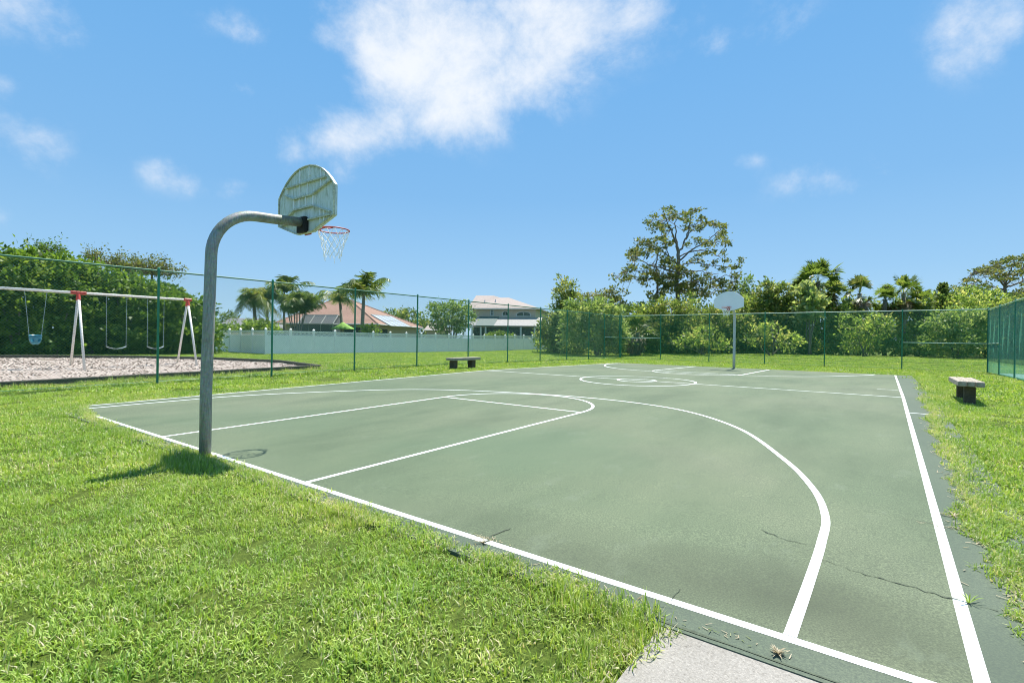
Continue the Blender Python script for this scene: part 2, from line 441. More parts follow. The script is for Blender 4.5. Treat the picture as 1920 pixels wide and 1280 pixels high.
M['windscreen'] = screen_cloth()
def lanai_mesh():
    m, n, l, b, out = new_mat('lanai_screen')
    b.inputs['Base Color'].default_value = (.10, .12, .12, 1); b.inputs['Roughness'].default_value = .5
    tr = n.new('ShaderNodeBsdfTransparent'); ms = n.new('ShaderNodeMixShader'); ms.inputs[0].default_value = .3
    l.new(b.outputs[0], ms.inputs[1]); l.new(tr.outputs[0], ms.inputs[2]); l.new(ms.outputs[0], out.inputs[0])
    return m
M['lanai'] = lanai_mesh()
M['tennis'] = simple('tennis_court_coating', (.16, .27, .25), .8, var=.08, scale=2)

# ------------------------------------------------------------------ sky and sun
SUN = np.array([-.22, 1.38, 3.10]); SUN /= np.linalg.norm(SUN)
ELEV = math.asin(SUN[2]); AZ = math.atan2(SUN[0], SUN[1])
w = bpy.data.worlds.new("World"); sc.world = w; w.use_nodes = True
n, l = w.node_tree.nodes, w.node_tree.links; n.clear()
out = n.new('ShaderNodeOutputWorld'); bg = n.new('ShaderNodeBackground'); l.new(bg.outputs[0], out.inputs[0])
SKY = .07
bg.inputs[1].default_value = SKY
sky = n.new('ShaderNodeTexSky'); sky.sky_type = 'NISHITA'; sky.sun_disc = False
sky.sun_elevation = ELEV; sky.sun_rotation = AZ
sky.air_density = 1.0; sky.dust_density = .25; sky.ozone_density = 3.0; sky.altitude = 0
tc = n.new('ShaderNodeTexCoord').outputs['Generated']
sep = n.new('ShaderNodeSeparateXYZ'); l.new(tc, sep.inputs[0])
def wm(op, a, b_=None, c_=None):
    k = n.new('ShaderNodeMath'); k.operation = op
    for i, v in enumerate((a, b_, c_)):
        if v is None: continue
        if hasattr(v, 'is_output'): l.new(v, k.inputs[i])
        else: k.inputs[i].default_value = v
    return k.outputs[0]
azn = wm('ARCTAN2', sep.outputs[0], sep.outputs[1]); eln = wm('ARCSINE', sep.outputs[2])
KX = SKY*2**.85
def lin(c): return tuple((((q/255)/12.92 if q/255 < .04 else ((q/255+.055)/1.055)**2.4)/KX) for q in c)
air = ramp(n, l, eln, [(.02, lin((176, 217, 247))), (.13, lin((154, 204, 245))), (.27, lin((132, 191, 242))), (.45, lin((120, 185, 242))), (.62, lin((108, 178, 239)))])
skc = mix(n, l, .86, sky.outputs[0], air.outputs[0])
cv = n.new('ShaderNodeCombineXYZ'); l.new(azn, cv.inputs[0]); l.new(eln, cv.inputs[1])
nz = noise(n, l, 5.2, 14, .66, tc, (1, 1, 1.1)); nz2 = noise(n, l, 2.6, 4, .5, tc)
nz.inputs['Distortion'].default_value = .12
# clouds: (image x, image y, half width, half height, weight) turned into compass bearing and elevation
CL = [(760, 40, 110, 95, 1.0), (860, 120, 120, 100, .95), (800, 205, 110, 55, .75), (690, 242, 80, 36, .9), (630, 268, 55, 28, .85), (575, 285, 40, 22, .5),
      (985, 150, 80, 80, .6), (950, 50, 120, 80, .65), (1090, 40, 130, 75, .85), (1200, 12, 75, 42, .68), (700, 110, 60, 60, .55),
      (30, 10, 110, 60, .9), (50, 265, 75, 55, .62), (10, 160, 30, 20, .5), (440, 50, 60, 34, .42), (300, 320, 40, 30, .52), (355, 345, 24, 24, .42),
      (440, 352, 36, 28, .4), (540, 285, 34, 48, .55), (605, 68, 34, 22, .5), (455, 172, 34, 22, .4), (640, 330, 34, 28, .42),
      (1820, 75, 85, 62, .60), (1800, 30, 40, 40, .4), (1905, 30, 50, 45, .5), (1465, 40, 62, 45, .38), (1340, 82, 50, 30, .42), (1530, 335, 90, 34, .45),
      (1620, 345, 60, 36, .42), (1400, 300, 34, 14, .45), (0, 405, 24, 20, .4)]
tot = None
for (cx, cy, rx, ry, am) in CL:
    d0 = ray(cx, cy); d0 /= np.linalg.norm(d0); d1 = ray(cx+rx, cy); d1 /= np.linalg.norm(d1); d2 = ray(cx, cy-ry); d2 /= np.linalg.norm(d2)
    a0, e0 = math.atan2(d0[0], d0[1]), math.asin(d0[2])
    ra = abs(math.atan2(d1[0], d1[1])-a0); re = abs(math.asin(d2[2])-e0)
    vm = n.new('ShaderNodeVectorMath'); vm.operation = 'MULTIPLY_ADD'
    vm.inputs[1].default_value = (1/ra, 1/re, 0); vm.inputs[2].default_value = (-a0/ra, -e0/re, 0); l.new(cv.outputs[0], vm.inputs[0])
    dt = n.new('ShaderNodeVectorMath'); dt.operation = 'DOT_PRODUCT'; l.new(vm.outputs[0], dt.inputs[0]); l.new(vm.outputs[0], dt.inputs[1])
    g = wm('POWER', .45, dt.outputs['Value'])
    tot = wm('MULTIPLY', g, am) if tot is None else wm('MULTIPLY_ADD', g, am, tot)
tot = wm('MINIMUM', tot, 1.15)
fld = wm('ADD', tot, wm('MULTIPLY_ADD', nz.outputs[0], 3.6, -1.86))
fld = wm('ADD', fld, wm('MULTIPLY_ADD', nz2.outputs[0], .5, -.25))
mr = n.new('ShaderNodeMapRange'); mr.interpolation_type = 'SMOOTHSTEP'; l.new(fld, mr.inputs[0])
mr.inputs[1].default_value = .05; mr.inputs[2].default_value = 1.75; mr.inputs[3].default_value = 0; mr.inputs[4].default_value = .92
# only where the hand-placed bank has weight
gate = n.new('ShaderNodeMapRange'); l.new(tot, gate.inputs[0]); gate.inputs[1].default_value = .02; gate.inputs[2].default_value = .3
cm = wm('MULTIPLY', mr.outputs[0], gate.outputs[0])
CV = .56/SKY
cc = mix(n, l, cm, skc, (CV*.96, CV*.99, CV*1.03))
l.new(cc, bg.inputs[0])
sl = bpy.data.lights.new("sun", 'SUN'); sl.energy = 4.8; sl.angle = R_(.53); sl.color = (1.0, .955, .88)
so = bpy.data.objects.new("sun", sl); COL.objects.link(so)
so.rotation_euler = Vector(SUN).to_track_quat('Z', 'Y').to_euler(); so.location = (0, 0, 30)
sc.view_settings.view_transform = 'Standard'; sc.view_settings.look = 'None'
sc.view_settings.exposure = 0.85; sc.view_settings.gamma = 1; sc.view_settings.use_curve_mapping = False
sc.cycles.filter_width = 1.05; sc.cycles.max_bounces = 6; sc.cycles.diffuse_bounces = 3; sc.cycles.glossy_bounces = 2; sc.cycles.transmission_bounces = 4; sc.cycles.transparent_max_bounces = 8

# ------------------------------------------------------------------ ground, court, path
def grid_mesh(name, xs, ys, zf, mat, parent=None, skip=None):
    xs = np.asarray(xs, float); ys = np.asarray(ys, float)
    X, Y = np.meshgrid(xs, ys); Z = zf(X, Y)
    V = np.stack([X, Y, Z], -1).reshape(-1, 3); nx = len(xs)
    Fc = [(j*nx+i, j*nx+i+1, (j+1)*nx+i+1, (j+1)*nx+i) for j in range(len(ys)-1) for i in range(nx-1)
          if not (skip and skip((xs[i]+xs[i+1])/2, (ys[j]+ys[j+1])/2))]
    me = bpy.data.meshes.new(name); me.from_pydata(V.tolist(), [], Fc)
    return link(name, me, mat, parent, True)
CX0, CX1, CY0, CY1 = -6.47, 7.52, -.27, 25.9
def ground_z(X, Y):
    lump = .018*np.sin(X*1.7+np.sin(Y*.9)*1.3)*np.sin(Y*1.3+1.1)+.01*np.sin(X*4.1+Y*3.3)
    inside = smooth(CX0, CX0+.5, X)*smooth(CX1, CX1-.5, X)*smooth(CY0, CY0+.5, Y)*smooth(CY1, CY1-.5, Y)
    path = smooth(5.5, 6.0, X)*smooth(9.7, 9.2, X)*smooth(.2, -.2, Y)*smooth(-9, -8, Y)
    return gz(X, Y)-.025+lump*(1-np.maximum(inside, path))-.12*np.maximum(inside, path)
ex = [25, 32, 45, 70, 120, 250, 600, 1500]
gx = [-e for e in reversed(ex)]+sorted(set(list(np.arange(-24, 20.1, .5))+[CX0-.02, CX0+.25, CX1-.25, CX1+.02, 5.6, 5.75]))+ex
gy = [-1500, -600, -200, -80, -40, -20]+sorted(set(list(np.arange(-12, 52.1, .5))+[CY0-.02, -.1, .1, .25, CY1-.25, CY1+.02]))+[56, 62, 75, 100, 160, 300, 700, 1600]
tag(grid_mesh('ground', gx, gy, ground_z, M['ground']), 'green turf ground around the basketball court', None, None, 'structure')
def court_xs(): return np.unique(np.concatenate([np.arange(CX0, CX1, .5), [CX1]]))
cys = np.unique(np.concatenate([np.arange(CY0, CY1, .5), [H_, CY1]]))
court = grid_mesh('court_pavement', court_xs(), cys, lambda X, Y: gz(X, Y), M['court'])
tag(court, 'worn green basketball court pavement with white lines', None, None, 'structure')
bmx = MB()
per = [(x, CY0) for x in court_xs()]+[(CX1, y) for y in cys[1:]]+[(x, CY1) for x in court_xs()[::-1][1:]]+[(CX0, y) for y in cys[::-1][1:-1]]
top = [G(x, y) for x, y in per]; nn = len(per)
bmx.add(top+[p-np.array([0, 0, .12]) for p in top], [(i, nn+i, nn+(i+1) % nn, (i+1) % nn) for i in range(nn)])
bmx.build('slab_edge', M['court'], court)

def ribbon(name, pts2, width, mat, parent, dz=.0015, closed=False, wob=0.0):
    P = np.asarray(pts2, float)
    if closed: P = np.vstack([P, P[:1]])
    # resample
    out = [P[0]]
    for a, b_ in zip(P[:-1], P[1:]):
        k = max(1, int(np.linalg.norm(b_-a)/.2))
        for i in range(1, k+1): out.append(a+(b_-a)*i/k)
    P = np.array(out)
    T = np.gradient(P, axis=0)
    if closed: T[0] = T[-1] = P[1]-P[-2]
    T /= np.linalg.norm(T, axis=1)[:, None]+1e-9
    Nn = np.stack([-T[:, 1], T[:, 0]], -1)
    wd = width/2*(1+wob*RNG.normal(size=len(P)))
    A = P+Nn*wd[:, None]; B = P-Nn*wd[:, None]
    m = MB(); V = [G(x, y, dz) for x, y in A]+[G(x, y, dz) for x, y in B]; k = len(P)
    m.add(V, [(i, k+i, k+i+1, i+1) for i in range(k-1)])
    return m.build(name, mat, parent)
LW = .062
def arc(cx, cy, r, a0, a1, k=60):
    return [(cx+r*math.cos(a), cy+r*math.sin(a)) for a in np.linspace(a0, a1, k)]
ribbon('baseline', [(-5.75, 0), (9.0 if False else 7.5, 0)], LW, M['line'], court)
ribbon('sideline', [(W_, LW/2), (W_, 25.55)], LW, M['line'], court)
ribbon('sideline', [(-W1_, .3), (-W1_, CY1-.1)], .055, M['line'], court)
ribbon('centre_line', [(-W1_+.03, H_), (W_-LW/2, H_)], .062, M['line'], court)
ribbon('centre_circle', arc(0, H_, 1.83, 0, 2*math.pi)[:-1], .066, M['line'], court, .0035, True)
ribbon('centre_circle', arc(0, H_, .61, 0, 2*math.pi)[:-1], .066, M['line'], court, .0035, True)
L_ = 1.83
ribbon('lane_line', [(-L_, LW/2), (-L_, F_-.0)], LW, M['line'], court)
ribbon('lane_line', [(L_, LW/2), (L_, F_-.0)], LW, M['line'], court)
ribbon('free_throw_line', [(-L_+LW/2, F_-.03), (L_-LW/2, F_-.03)], .055, M['line'], court)
ribbon('free_throw_arc', arc(0, F_+.003, L_, 0, math.pi), LW, M['line'], court, .0025)
def spline(P, k=12):
    P = [np.array(p, float) for p in P]; P = [2*P[0]-P[1]]+P+[2*P[-1]-P[-2]]; out = []
    for i in range(1, len(P)-2):
        for t in np.linspace(0, 1, k, endpoint=False):
            a, b_, c, d = P[i-1:i+3]
            out.append(.5*((2*b_)+(-a+c)*t+(2*a-5*b_+4*c-d)*t*t+(-a+3*b_-3*c+d)*t**3))
    out.append(P[-2]); return out
tp = [(6.19, LW/2), (6.2, .8), (6.2, 1.5), (6.17, 2.15), (5.99, 3.0), (5.56, 4.16), (4.66, 5.95), (3.42, 7.25), (2.02, 7.8), (.44, 7.86), (-.95, 7.62), (-2.6, 7.05), (-3.85, 6.15), (-4.9, 4.6), (-5.66, 2.94), (-5.86, 1.37), (-5.93, .05)]
ribbon('three_point_line', spline(tp), LW, M['line'], court, .0035)
tf = [(6.18, 25.5), (6.0, 24.6), (5.4, 23.1), (4.5, 21.3), (3.4, 19.95), (2.4, 19.3), (1.2, 18.75), (0, 18.55), (-1.6, 18.55), (-2.8, 18.9), (-3.9, 19.6), (-5.1, 21.1), (-6.0, 23.2), (-6.1, 24.8)]
ribbon('three_point_line', spline(tf), .078, M['line'], court, .0035)
FE = 25.4-F_
ribbon('lane_line', [(-L_, 25.6), (-L_, FE)], .078, M['line'], court)
ribbon('lane_line', [(L_, 25.6), (L_, FE)], .078, M['line'], court)
ribbon('free_throw_line', [(-L_+.03, FE), (L_-.03, FE)], .078, M['line'], court)
ribbon('free_throw_arc', arc(0, FE, L_, math.pi, 2*math.pi), .078, M['line'], court, .0025)
ribbon('sideline_tick', [(W_-.55, H_+2.6), (W_-.04, H_+2.6)], .05, M['line'], court)
ribbon('sideline_tick', [(W_+.04, 9.9), (W_+.5, 9.9)], .05, M['line'], court)
def crackline(pxs, wdt=.008):
    P = [gnd(*q)[:2] for q in pxs]; out = []
    for a, b_ in zip(P[:-1], P[1:]):
        k = max(2, int(np.linalg.norm(b_-a)/.035)); nv = np.array([-(b_-a)[1], (b_-a)[0]]); nv /= np.linalg.norm(nv)+1e-9
        for i in range(k): out.append(a+(b_-a)*i/k+nv*RNG.normal()*.012)
    out.append(P[-1])
    ribbon('crack', out, wdt, M['crack'], court, .0045, wob=.6)
crackline([(1540, 1048), (1580, 1062), (1612, 1072), (1650, 1084), (1700, 1098), (1752, 1113), (1800, 1125), (1840, 1138), (1872, 1146)], .006)
crackline([(1620, 958), (1680, 968), (1740, 979), (1790, 985)], .004)
crackline([(1425, 992), (1460, 1006), (1490, 1016), (1515, 1021)], .005)
crackline([(905, 1022), (920, 1005), (940, 998), (958, 990)], .010)
crackline([(1250, 1132), (1262, 1118), (1275, 1104)], .005)
# joint between the slab and the concrete path
PTH = (5.62, 9.6, -8.5, -.262)
ribbon('crack', [(5.6, -.232), (6.2, -.236), (7.5, -.233)], .014, M['crack'], court, .003, wob=.7)
cp = grid_mesh('concrete_path', np.arange(PTH[0], PTH[1]+.01, .4), np.linspace(PTH[2], PTH[3], 22), lambda X, Y: gz(X, Y)-.006, M['concrete'])
tag(cp, 'pale speckled concrete path meeting the court corner', None, None, 'structure')

# swing bed
bed_f = -12.25
BED = [(bed_f, -8.0), (bed_f, 9.3)]
bk = [gnd(520, 682)[:2], gnd(400, 674.5)[:2], gnd(300, 671)[:2], gnd(120, 671)[:2], gnd(0, 674)[:2]]
BK = [(bed_f-.05, 9.35), (-16.5, 9.9), (-20.5, 8.6), (-23.6, 6.6), (-25.0, 3.8), (-26.0, 0.5), (-26.5, -5.0), (-26.5, -8.0)]
BEDPOLY = np.array([(bed_f, -8.0)]+BK)
def inpoly(x, y, P):
    x = np.asarray(x); y = np.asarray(y); r = np.zeros(x.shape, bool); k = len(P)
    for i in range(k):
        x1, y1 = P[i]; x2, y2 = P[(i+1) % k]
        c = ((y1 > y) != (y2 > y)) & (x < (x2-x1)*(y-y1)/(y2-y1+1e-12)+x1)
        r ^= c
    return r
bm_ = MB()
tx = np.arange(-27, bed_f+.01, .45); ty = np.arange(-8.0, 10.6, .45)
for x in tx:
    for y in ty:
        if inpoly(np.array([x+.22]), np.array([y+.22]), BEDPOLY)[0]:
            bm_.add([G(a, b_, .012+.02*math.sin(a*2.1)*math.sin(b_*1.7)) for a, b_ in ((x, y), (x+.45, y), (x+.45, y+.45), (x, y+.45))], [(0, 1, 2, 3)], .45)
cnt = 0
while cnt < 15000:
    x, y = RNG.uniform(-26.5, bed_f), RNG.uniform(-5, 10)
    if not inpoly(np.array([x]), np.array([y]), BEDPOLY)[0]: continue
    cnt += 1
    c = G(x, y, .03); s = RNG.uniform(.02, .05); a = RNG.uniform(0, 6.3); tl = RNG.normal(0, .35, 2)
    e1 = np.array([math.cos(a), math.sin(a), tl[0]])*s; e2 = np.array([-math.sin(a), math.cos(a), tl[1]])*s*.55
    bm_.add([c-e1-e2, c+e1-e2*.6, c+e1*.8+e2, c-e1*.9+e2*.8], [(0, 1, 2, 3)], float(RNG.uniform(0, 1)))
tag(bm_.build('chip_bed', M['chips']), 'bed of pale pinkish chips under the swing set', None, None, 'structure')
# timbers around the bed
def timber(a, b_, label):
    a, b_ = np.array(a), np.array(b_); c = (a+b_)/2; L = np.linalg.norm(b_-a); rz = math.atan2(b_[1]-a[1], b_[0]-a[0])-math.pi/2
    m = MB(); m.box((0, 0, 0), (.15, L-.015, .17), 0, .02)
    o = m.build('landscape_timber', M['wood_edge']); o.location = Vector(G(c[0], c[1], .06)); o.rotation_euler = (math.atan2(gz(*b_)-gz(*a), L), 0, rz)
    return tag(o, label, 'timber', 'timbers edging the swing bed')
for i in range(7):
    timber((bed_f, 9.3-2.44*i), (bed_f, 9.3-2.44*(i+1)), 'dark landscape timber in the near edge of the chip bed beside the chain link fence')
pp = [np.array(p) for p in BK[:6]]
for a, b_ in zip(pp[:-1], pp[1:]):
    k = max(1, round(np.linalg.norm(b_-a)/2.3))
    for i in range(k): timber(a+(b_-a)*i/k, a+(b_-a)*(i+1)/k, 'dark landscape timber in the far edge of the chip bed toward the hedge')

# ------------------------------------------------------------------ basketball hoops
def board_outline():
    P = [(-.2, 0), (.2, 0), (.70, .17), (.70, .58)]
    for a in np.linspace(0, 1, 17)[1:-1]:
        t = a*math.pi; P.append((.70*math.cos(t), .58+.37*(1-abs(math.cos(t))**2.3)))
    P.append((-.70, .58)); P.append((-.70, .17)); return P
def hoop(name, base, face, label, mat, top_z, reach, board_z, dirty, lean=0.0):
    """face=+1: board overhangs towards +y"""
    t = thing('basketball_hoop', base, label, 'basketball hoop')
    bx, by, bz = base
    f = face
    pm = MB(); r = .066
    path = [(bx, by, bz-.05), (bx, by, bz+.8), (bx+lean*.5, by, bz+1.6), (bx+lean, by, top_z-.60)]
    for a in np.linspace(0, 1, 12)[1:]:
        g = a*R_(86); path.append((bx+lean, by+f*(.56*(1-math.cos(g))), top_z-.60+.58*math.sin(g)))
    yb = by+f*reach
    path.append((bx+lean, by+f*(.56+.35*(reach-.56)), top_z-.005)); path.append((bx+lean, yb-f*.04, top_z+.03))
    pm.tube(path, r, 18)
    pm.build('gooseneck_pole', M['galv'] if dirty else M['galv_pale'], t, True, base)
    bxm = MB(); bc = bx+lean
    # mounting bracket
    bxm.box((bc, yb-f*.01, board_z+.11), (.19, .06, .22), 0, .006); bxm.box((bc, yb+f*.05, board_z+.11), (.16, .08, .20), 0, .006)
    bxm.build('mount_bracket', M['black'] if dirty else M['galv'], t, False, base)
    y0 = yb+f*.04
    b = MB(); b.prism(board_outline(), .035, lambda a, c, d: (bc+a, y0+f*d, board_z+c))
    bo = b.build('backboard', mat, t, False, base)
    rb = MB()
    O = board_outline()
    for i in range(len(O)):   # raised edge flange
        a, c = O[i], O[(i+1) % len(O)]
        rb.tube([(bc+a[0]*.985, y0-f*.012, board_z+.01+a[1]*.985), (bc+c[0]*.985, y0-f*.012, board_z+.01+c[1]*.985)], .012, 6)
    for line in ([(-.50, .71), (.50, .71)], [(-.53, .61), (-.28, .52), (.2, .52), (.62, .64)], [(-.5, .27), (-.25, .36), (.2, .36), (.62, .22)], [(.1, .18), (.62, .18)], [(-.62, .18), (-.1, .18)]):
        for (a, c), (a2, c2) in zip(line[:-1], line[1:]):
            q = [(bc+a, y0, board_z+c-.011), (bc+a, y0-f*.035, board_z+c-.011), (bc+a, y0-f*.035, board_z+c+.011), (bc+a, y0, board_z+c+.011)]
            q2 = [(bc+a2, y0, board_z+c2-.011), (bc+a2, y0-f*.035, board_z+c2-.011), (bc+a2, y0-f*.035, board_z+c2+.011), (bc+a2, y0, board_z+c2+.011)]
            rb.add(q+q2, [(0, 1, 5, 4), (1, 2, 6, 5), (2, 3, 7, 6), (0, 3, 2, 1), (4, 5, 6, 7)])
    rb.build('stiffening_rib', M['rib_mildew'] if dirty else M['white_paint'], bo, False)
    for (a, c0, c1) in ((-.14, .72, .91), (.10, .80, .93), (.38, .72, .84), (.47, .72, .79), (-.46, .62, .70), (-.14, .54, .70), (.06, .54, .70), (.38, .60, .70), (-.28, .38, .51), (-.14, .37, .51), (.02, .37, .51), (.2, .37, .51), (.38, .06, .29), (.47, .12, .27), (-.4, .19, .30)):
        if not dirty: break
        vb = MB(); vb.box((bc+a, y0-f*.009, board_z+(c0+c1)/2), (.014, .018, c1-c0)); vb.build('seam', M['board_white'], bo, False)
    # rim
    rz = board_z+.13; rr = .228; yc = y0+f*(.035+.19+rr)
    rim = MB(); rim.tube([(bc+rr*math.cos(a), yc+rr*math.sin(a), rz) for a in np.linspace(0, 2*math.pi, 41)], .010, 8, False)
    for sx in (-1, 1):
        rim.tube([(bc+sx*.06, y0+f*.03, rz-.02), (bc+sx*.10, yc-f*rr*.6, rz-.012), (bc+sx*.17, yc-f*.12, rz-.005)], .009, 6)
        rim.tube([(bc+sx*.05, y0+f*.03, rz-.12), (bc+sx*.09, yc-f*rr*.85, rz-.01)], .008, 6)
    rim.box((bc, y0+f*.045, rz-.06), (.16, .015, .17), 0, .004)
    ro = rim.build('rim', M['orange_red'], t, True, base)
    # net: twelve loops, diamond knots
    net = MB(); K = 12; lv = [(0, .222), (-.09, .205), (-.17, .175), (-.25, .152), (-.33, .135), (-.40, .128)]
    rs = np.random.default_rng(5)
    def kn(i, k):
        z, r_ = lv[i]; a = 2*math.pi*(k+.5*(i % 2))/K
        j = rs.normal(0, .007, 3) if i else np.zeros(3)
        return np.array([bc+r_*math.cos(a), yc+r_*math.sin(a), rz+z])+j
    KN = [[kn(i, k) for k in range(K)] for i in range(len(lv))]
    for i in range(len(lv)-1):
        for k in range(K):
            for k2 in ((k, k-1) if i % 2 == 0 else (k, k+1)):
                net.tube([KN[i][k], KN[i+1][k2 % K]], .0038, 4, False)
    for k in range(0, K, 2):
        p = KN[-1][k]; net.tube([p, p+np.array([0, 0, -.05-.03*rs.random()])], .004, 4, False)
    net.build('net', M['net'], ro, False)
    return t
nb = gnd(388, 853)
near_base = (-.17, -.10, float(gz(-.17, -.10))-.03)
hoop('near', near_base, 1, 'near basketball hoop on a grey gooseneck pole, seen from its mildewed back', M['board_dirty'], 2.82, 1.20, 2.705, True, .09)
fb = gnd(1376, 690.6); fbase = (float(fb[0]), float(fb[1]), float(gz(fb[0], fb[1])))
hoop('far', fbase, -1, 'far basketball hoop with a clean white fan shaped backboard facing the court', M['board_white'], fbase[2]+3.12, 1.2, fbase[2]+2.93, False)

# ------------------------------------------------------------------ chain link fences
def fence(label, A, B, posts, zt, rails, dens=.0775, wire=.0025, bottom=.04, screen=None, railm='rail_back', wirem='vinyl_wire', name='chain_link_fence'):
    """A,B plan end points; posts: distances along; zt(s) top height"""
    A = np.array(A, float); B = np.array(B, float); L = np.linalg.norm(B-A); d = (B-A)/L
    P = lambda s, z: np.array([A[0]+d[0]*s, A[1]+d[1]*s, z])
    zb = lambda s: float(gz(A[0]+d[0]*s, A[1]+d[1]*s))
    o = P(L/2, zb(L/2)); t = thing(name, o, label, 'chain link fence')
    for i, s in enumerate(posts):
        m = MB(); r = .042 if i in (0, len(posts)-1) else .032
        c = P(s, zb(s)-.05)
        m.tube([c, P(s, zt(s)+.01)], r, 10); m.lathe([(r*1.15, -.02), (r*1.15, .03), (r*.6, .055)], P(s, zt(s)+.03), 10)
        m.build('post', M['vinyl_green'], t, False, o)
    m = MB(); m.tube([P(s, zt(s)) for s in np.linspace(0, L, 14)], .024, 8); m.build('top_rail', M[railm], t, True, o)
    m = MB(); m.tube([P(s, zb(s)+bottom+.02) for s in np.linspace(0, L, 30)], .005, 4); m.build('tension_wire', M['vinyl_wire'], t, False, o)
    for (s0, s1, h) in rails:
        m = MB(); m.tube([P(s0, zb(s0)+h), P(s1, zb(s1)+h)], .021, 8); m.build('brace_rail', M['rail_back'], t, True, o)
    off = np.array([-d[1], d[0], 0])*.004
    V = []; Fs = []
    Hh = zt(0)-zb(0)-bottom
    for sg in (1, -1):
        for s in np.arange(-Hh, L+Hh, dens):
            a, b_ = s, s+sg*Hh; t0, t1 = 0.0, 1.0
            # clip to 0..L
            lo, hi = (0-a)/(b_-a), (L-a)/(b_-a)
            if lo > hi: lo, hi = hi, lo
            t0, t1 = max(t0, lo), min(t1, hi)
            if t1-t0 < .01: continue
            k = 3
            pts = []
            for q in np.linspace(t0, t1, k):
                ss = a+(b_-a)*q; z0 = zb(ss)+bottom
                pts.append(P(ss, z0+(zt(ss)-z0)*q)+off*sg)
            e1 = np.array([-d[1], d[0], 0])*wire; tdir = (pts[-1]-pts[0])/np.linalg.norm(pts[-1]-pts[0]); e2 = np.cross(tdir, e1/wire)*wire
            bse = len(V)
            for p in pts: V += [p+e1, p-.5*e1+.87*e2, p-.5*e1-.87*e2]
            for i in range(k-1):
                for j in range(3): Fs.append((bse+3*i+j, bse+3*i+(j+1) % 3, bse+3*i+3+(j+1) % 3, bse+3*i+3+j))
    mm = MB(); mm.v = [tuple(map(float, p)) for p in V]; mm.f = Fs; mm.t = [.5]*len(Fs)
    mm.build('wire_mesh', M[wirem], t, False, o)
    if screen:
        s0, s1, h0 = screen; m = MB(); ss = np.linspace(s0, s1, int((s1-s0)/.35)+2); hs = np.linspace(0, 1, 9)
        offn = np.array([-d[1], d[0], 0])
        V = [P(s, zb(s)+h0+(zt(s)-.06-zb(s)-h0)*h)+offn*(.012+.03*math.sin(s*5+h*3)*h*(1-h)*2) for s in ss for h in hs]
        kk = len(hs)
        m.add(V, [(i*kk+j, (i+1)*kk+j, (i+1)*kk+j+1, i*kk+j+1) for i in range(len(ss)-1) for j in range(kk-1)])
        m.build('windscreen', M['windscreen'], t, True, o)
    return t
LX = -10.3; BY = 34.3; RX = 11.0
ly = [float(onx(px, 640, LX)[1]) for px in (296, 510, 665, 782, 878, 952, 1013, 1063, 1104, 1133)]
ly0 = -8.0
lposts = [(ly[0]-3.4*2)-ly0, (ly[0]-3.4)-ly0]+[y-ly0 for y in ly]+[BY-ly0]
fence('tall green chain link fence left of the court, in front of the swings', (LX, ly0), (LX, BY), lposts, lambda s: 3.10+.0062*(s+ly0-2.8), [(lposts[-2], lposts[-1], 1.62)], railm='rail_left', wirem='wire_left', wire=.0019)
bx_ = [float(ony(px, 640, BY)[0]) for px in (1237, 1328, 1432, 1544, 1689)]
bposts = [.06]+[x-LX for x in bx_]+[RX-LX-.06]
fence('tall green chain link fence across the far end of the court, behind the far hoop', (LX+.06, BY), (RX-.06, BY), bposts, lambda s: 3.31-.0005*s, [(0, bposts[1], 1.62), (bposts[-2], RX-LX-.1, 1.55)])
ry = [float(onx(px, 640, RX)[1]) for px in (1874, 1903)]
r_step = ry[0]-ry[1]
rpos = [BY]+ry+[ry[1]-3.1*k for k in range(1, 4)]
ry0 = rpos[-1]
rp = sorted([y-ry0 for y in rpos])
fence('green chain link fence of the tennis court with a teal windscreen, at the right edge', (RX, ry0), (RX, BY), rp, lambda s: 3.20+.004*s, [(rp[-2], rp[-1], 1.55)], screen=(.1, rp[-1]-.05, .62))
tn = grid_mesh('tennis_court_pavement', np.arange(11.35, 30, 1.0), np.arange(14, 34.1, 1.0), lambda X, Y: gz(X, Y)-.004, M['tennis'])
tag(tn, 'blue green tennis court pavement beyond the windscreen fence', None, None, 'structure')

# ------------------------------------------------------------------ benches
def bench(corner_front_l, corner_front_r, corner_back_l, ztop, planks, th, legs, label, legw, dbl):
    """three seat corners in plan"""
    A, B, Cc = [np.asarray(q, float)[:2] for q in (corner_front_l, corner_front_r, corner_back_l)]
    ux = np.array([1.0, 0]); uy = np.array([0, 1.0]); wdt = B[0]-A[0]; ln = Cc[1]-A[1]
    rz = math.atan2(ux[1], ux[0]); c = A+ux*wdt/2+uy*ln/2
    o = G(c[0], c[1]); t = thing('bench', o, label, 'bench')
    pw = wdt/planks
    for i in range(planks):
        q = A+ux*(pw*(i+.5))+uy*(ln/2+RNG.normal()*.012)
        m = MB(); m.box((0, 0, 0), (pw-.012, ln, th), 0, .012)
        b = m.build('plank', M['wood_top'], t); b.location = Vector((q[0]-o[0], q[1]-o[1], ztop-th/2-o[2]+RNG.normal()*.004)); b.rotation_euler = (0, 0, rz)
    for f in legs:
        q = A+ux*wdt/2+uy*ln*f
        for sgn in ((-1, 1) if dbl else (0,)):
            qq = q+ux*sgn*(legw/2+.006)
            g = float(gz(qq[0], qq[1]))-.06; hh = ztop-th-g-.002
            m = MB(); m.box((0, 0, 0), (legw, legw*1.1, hh), 0, .014)
            b = m.build('leg', M['wood_leg'], t); b.location = Vector((qq[0]-o[0], qq[1]-o[1], g+hh/2-o[2])); b.rotation_euler = (0, 0, rz)
    return t
zb_ = float(gz(8.3, 13))+.50
ba = onz(1795.5, 714, zb_); bb = ony(1848, 714, ba[1]); bc_ = onz(1784, 705.8, zb_)
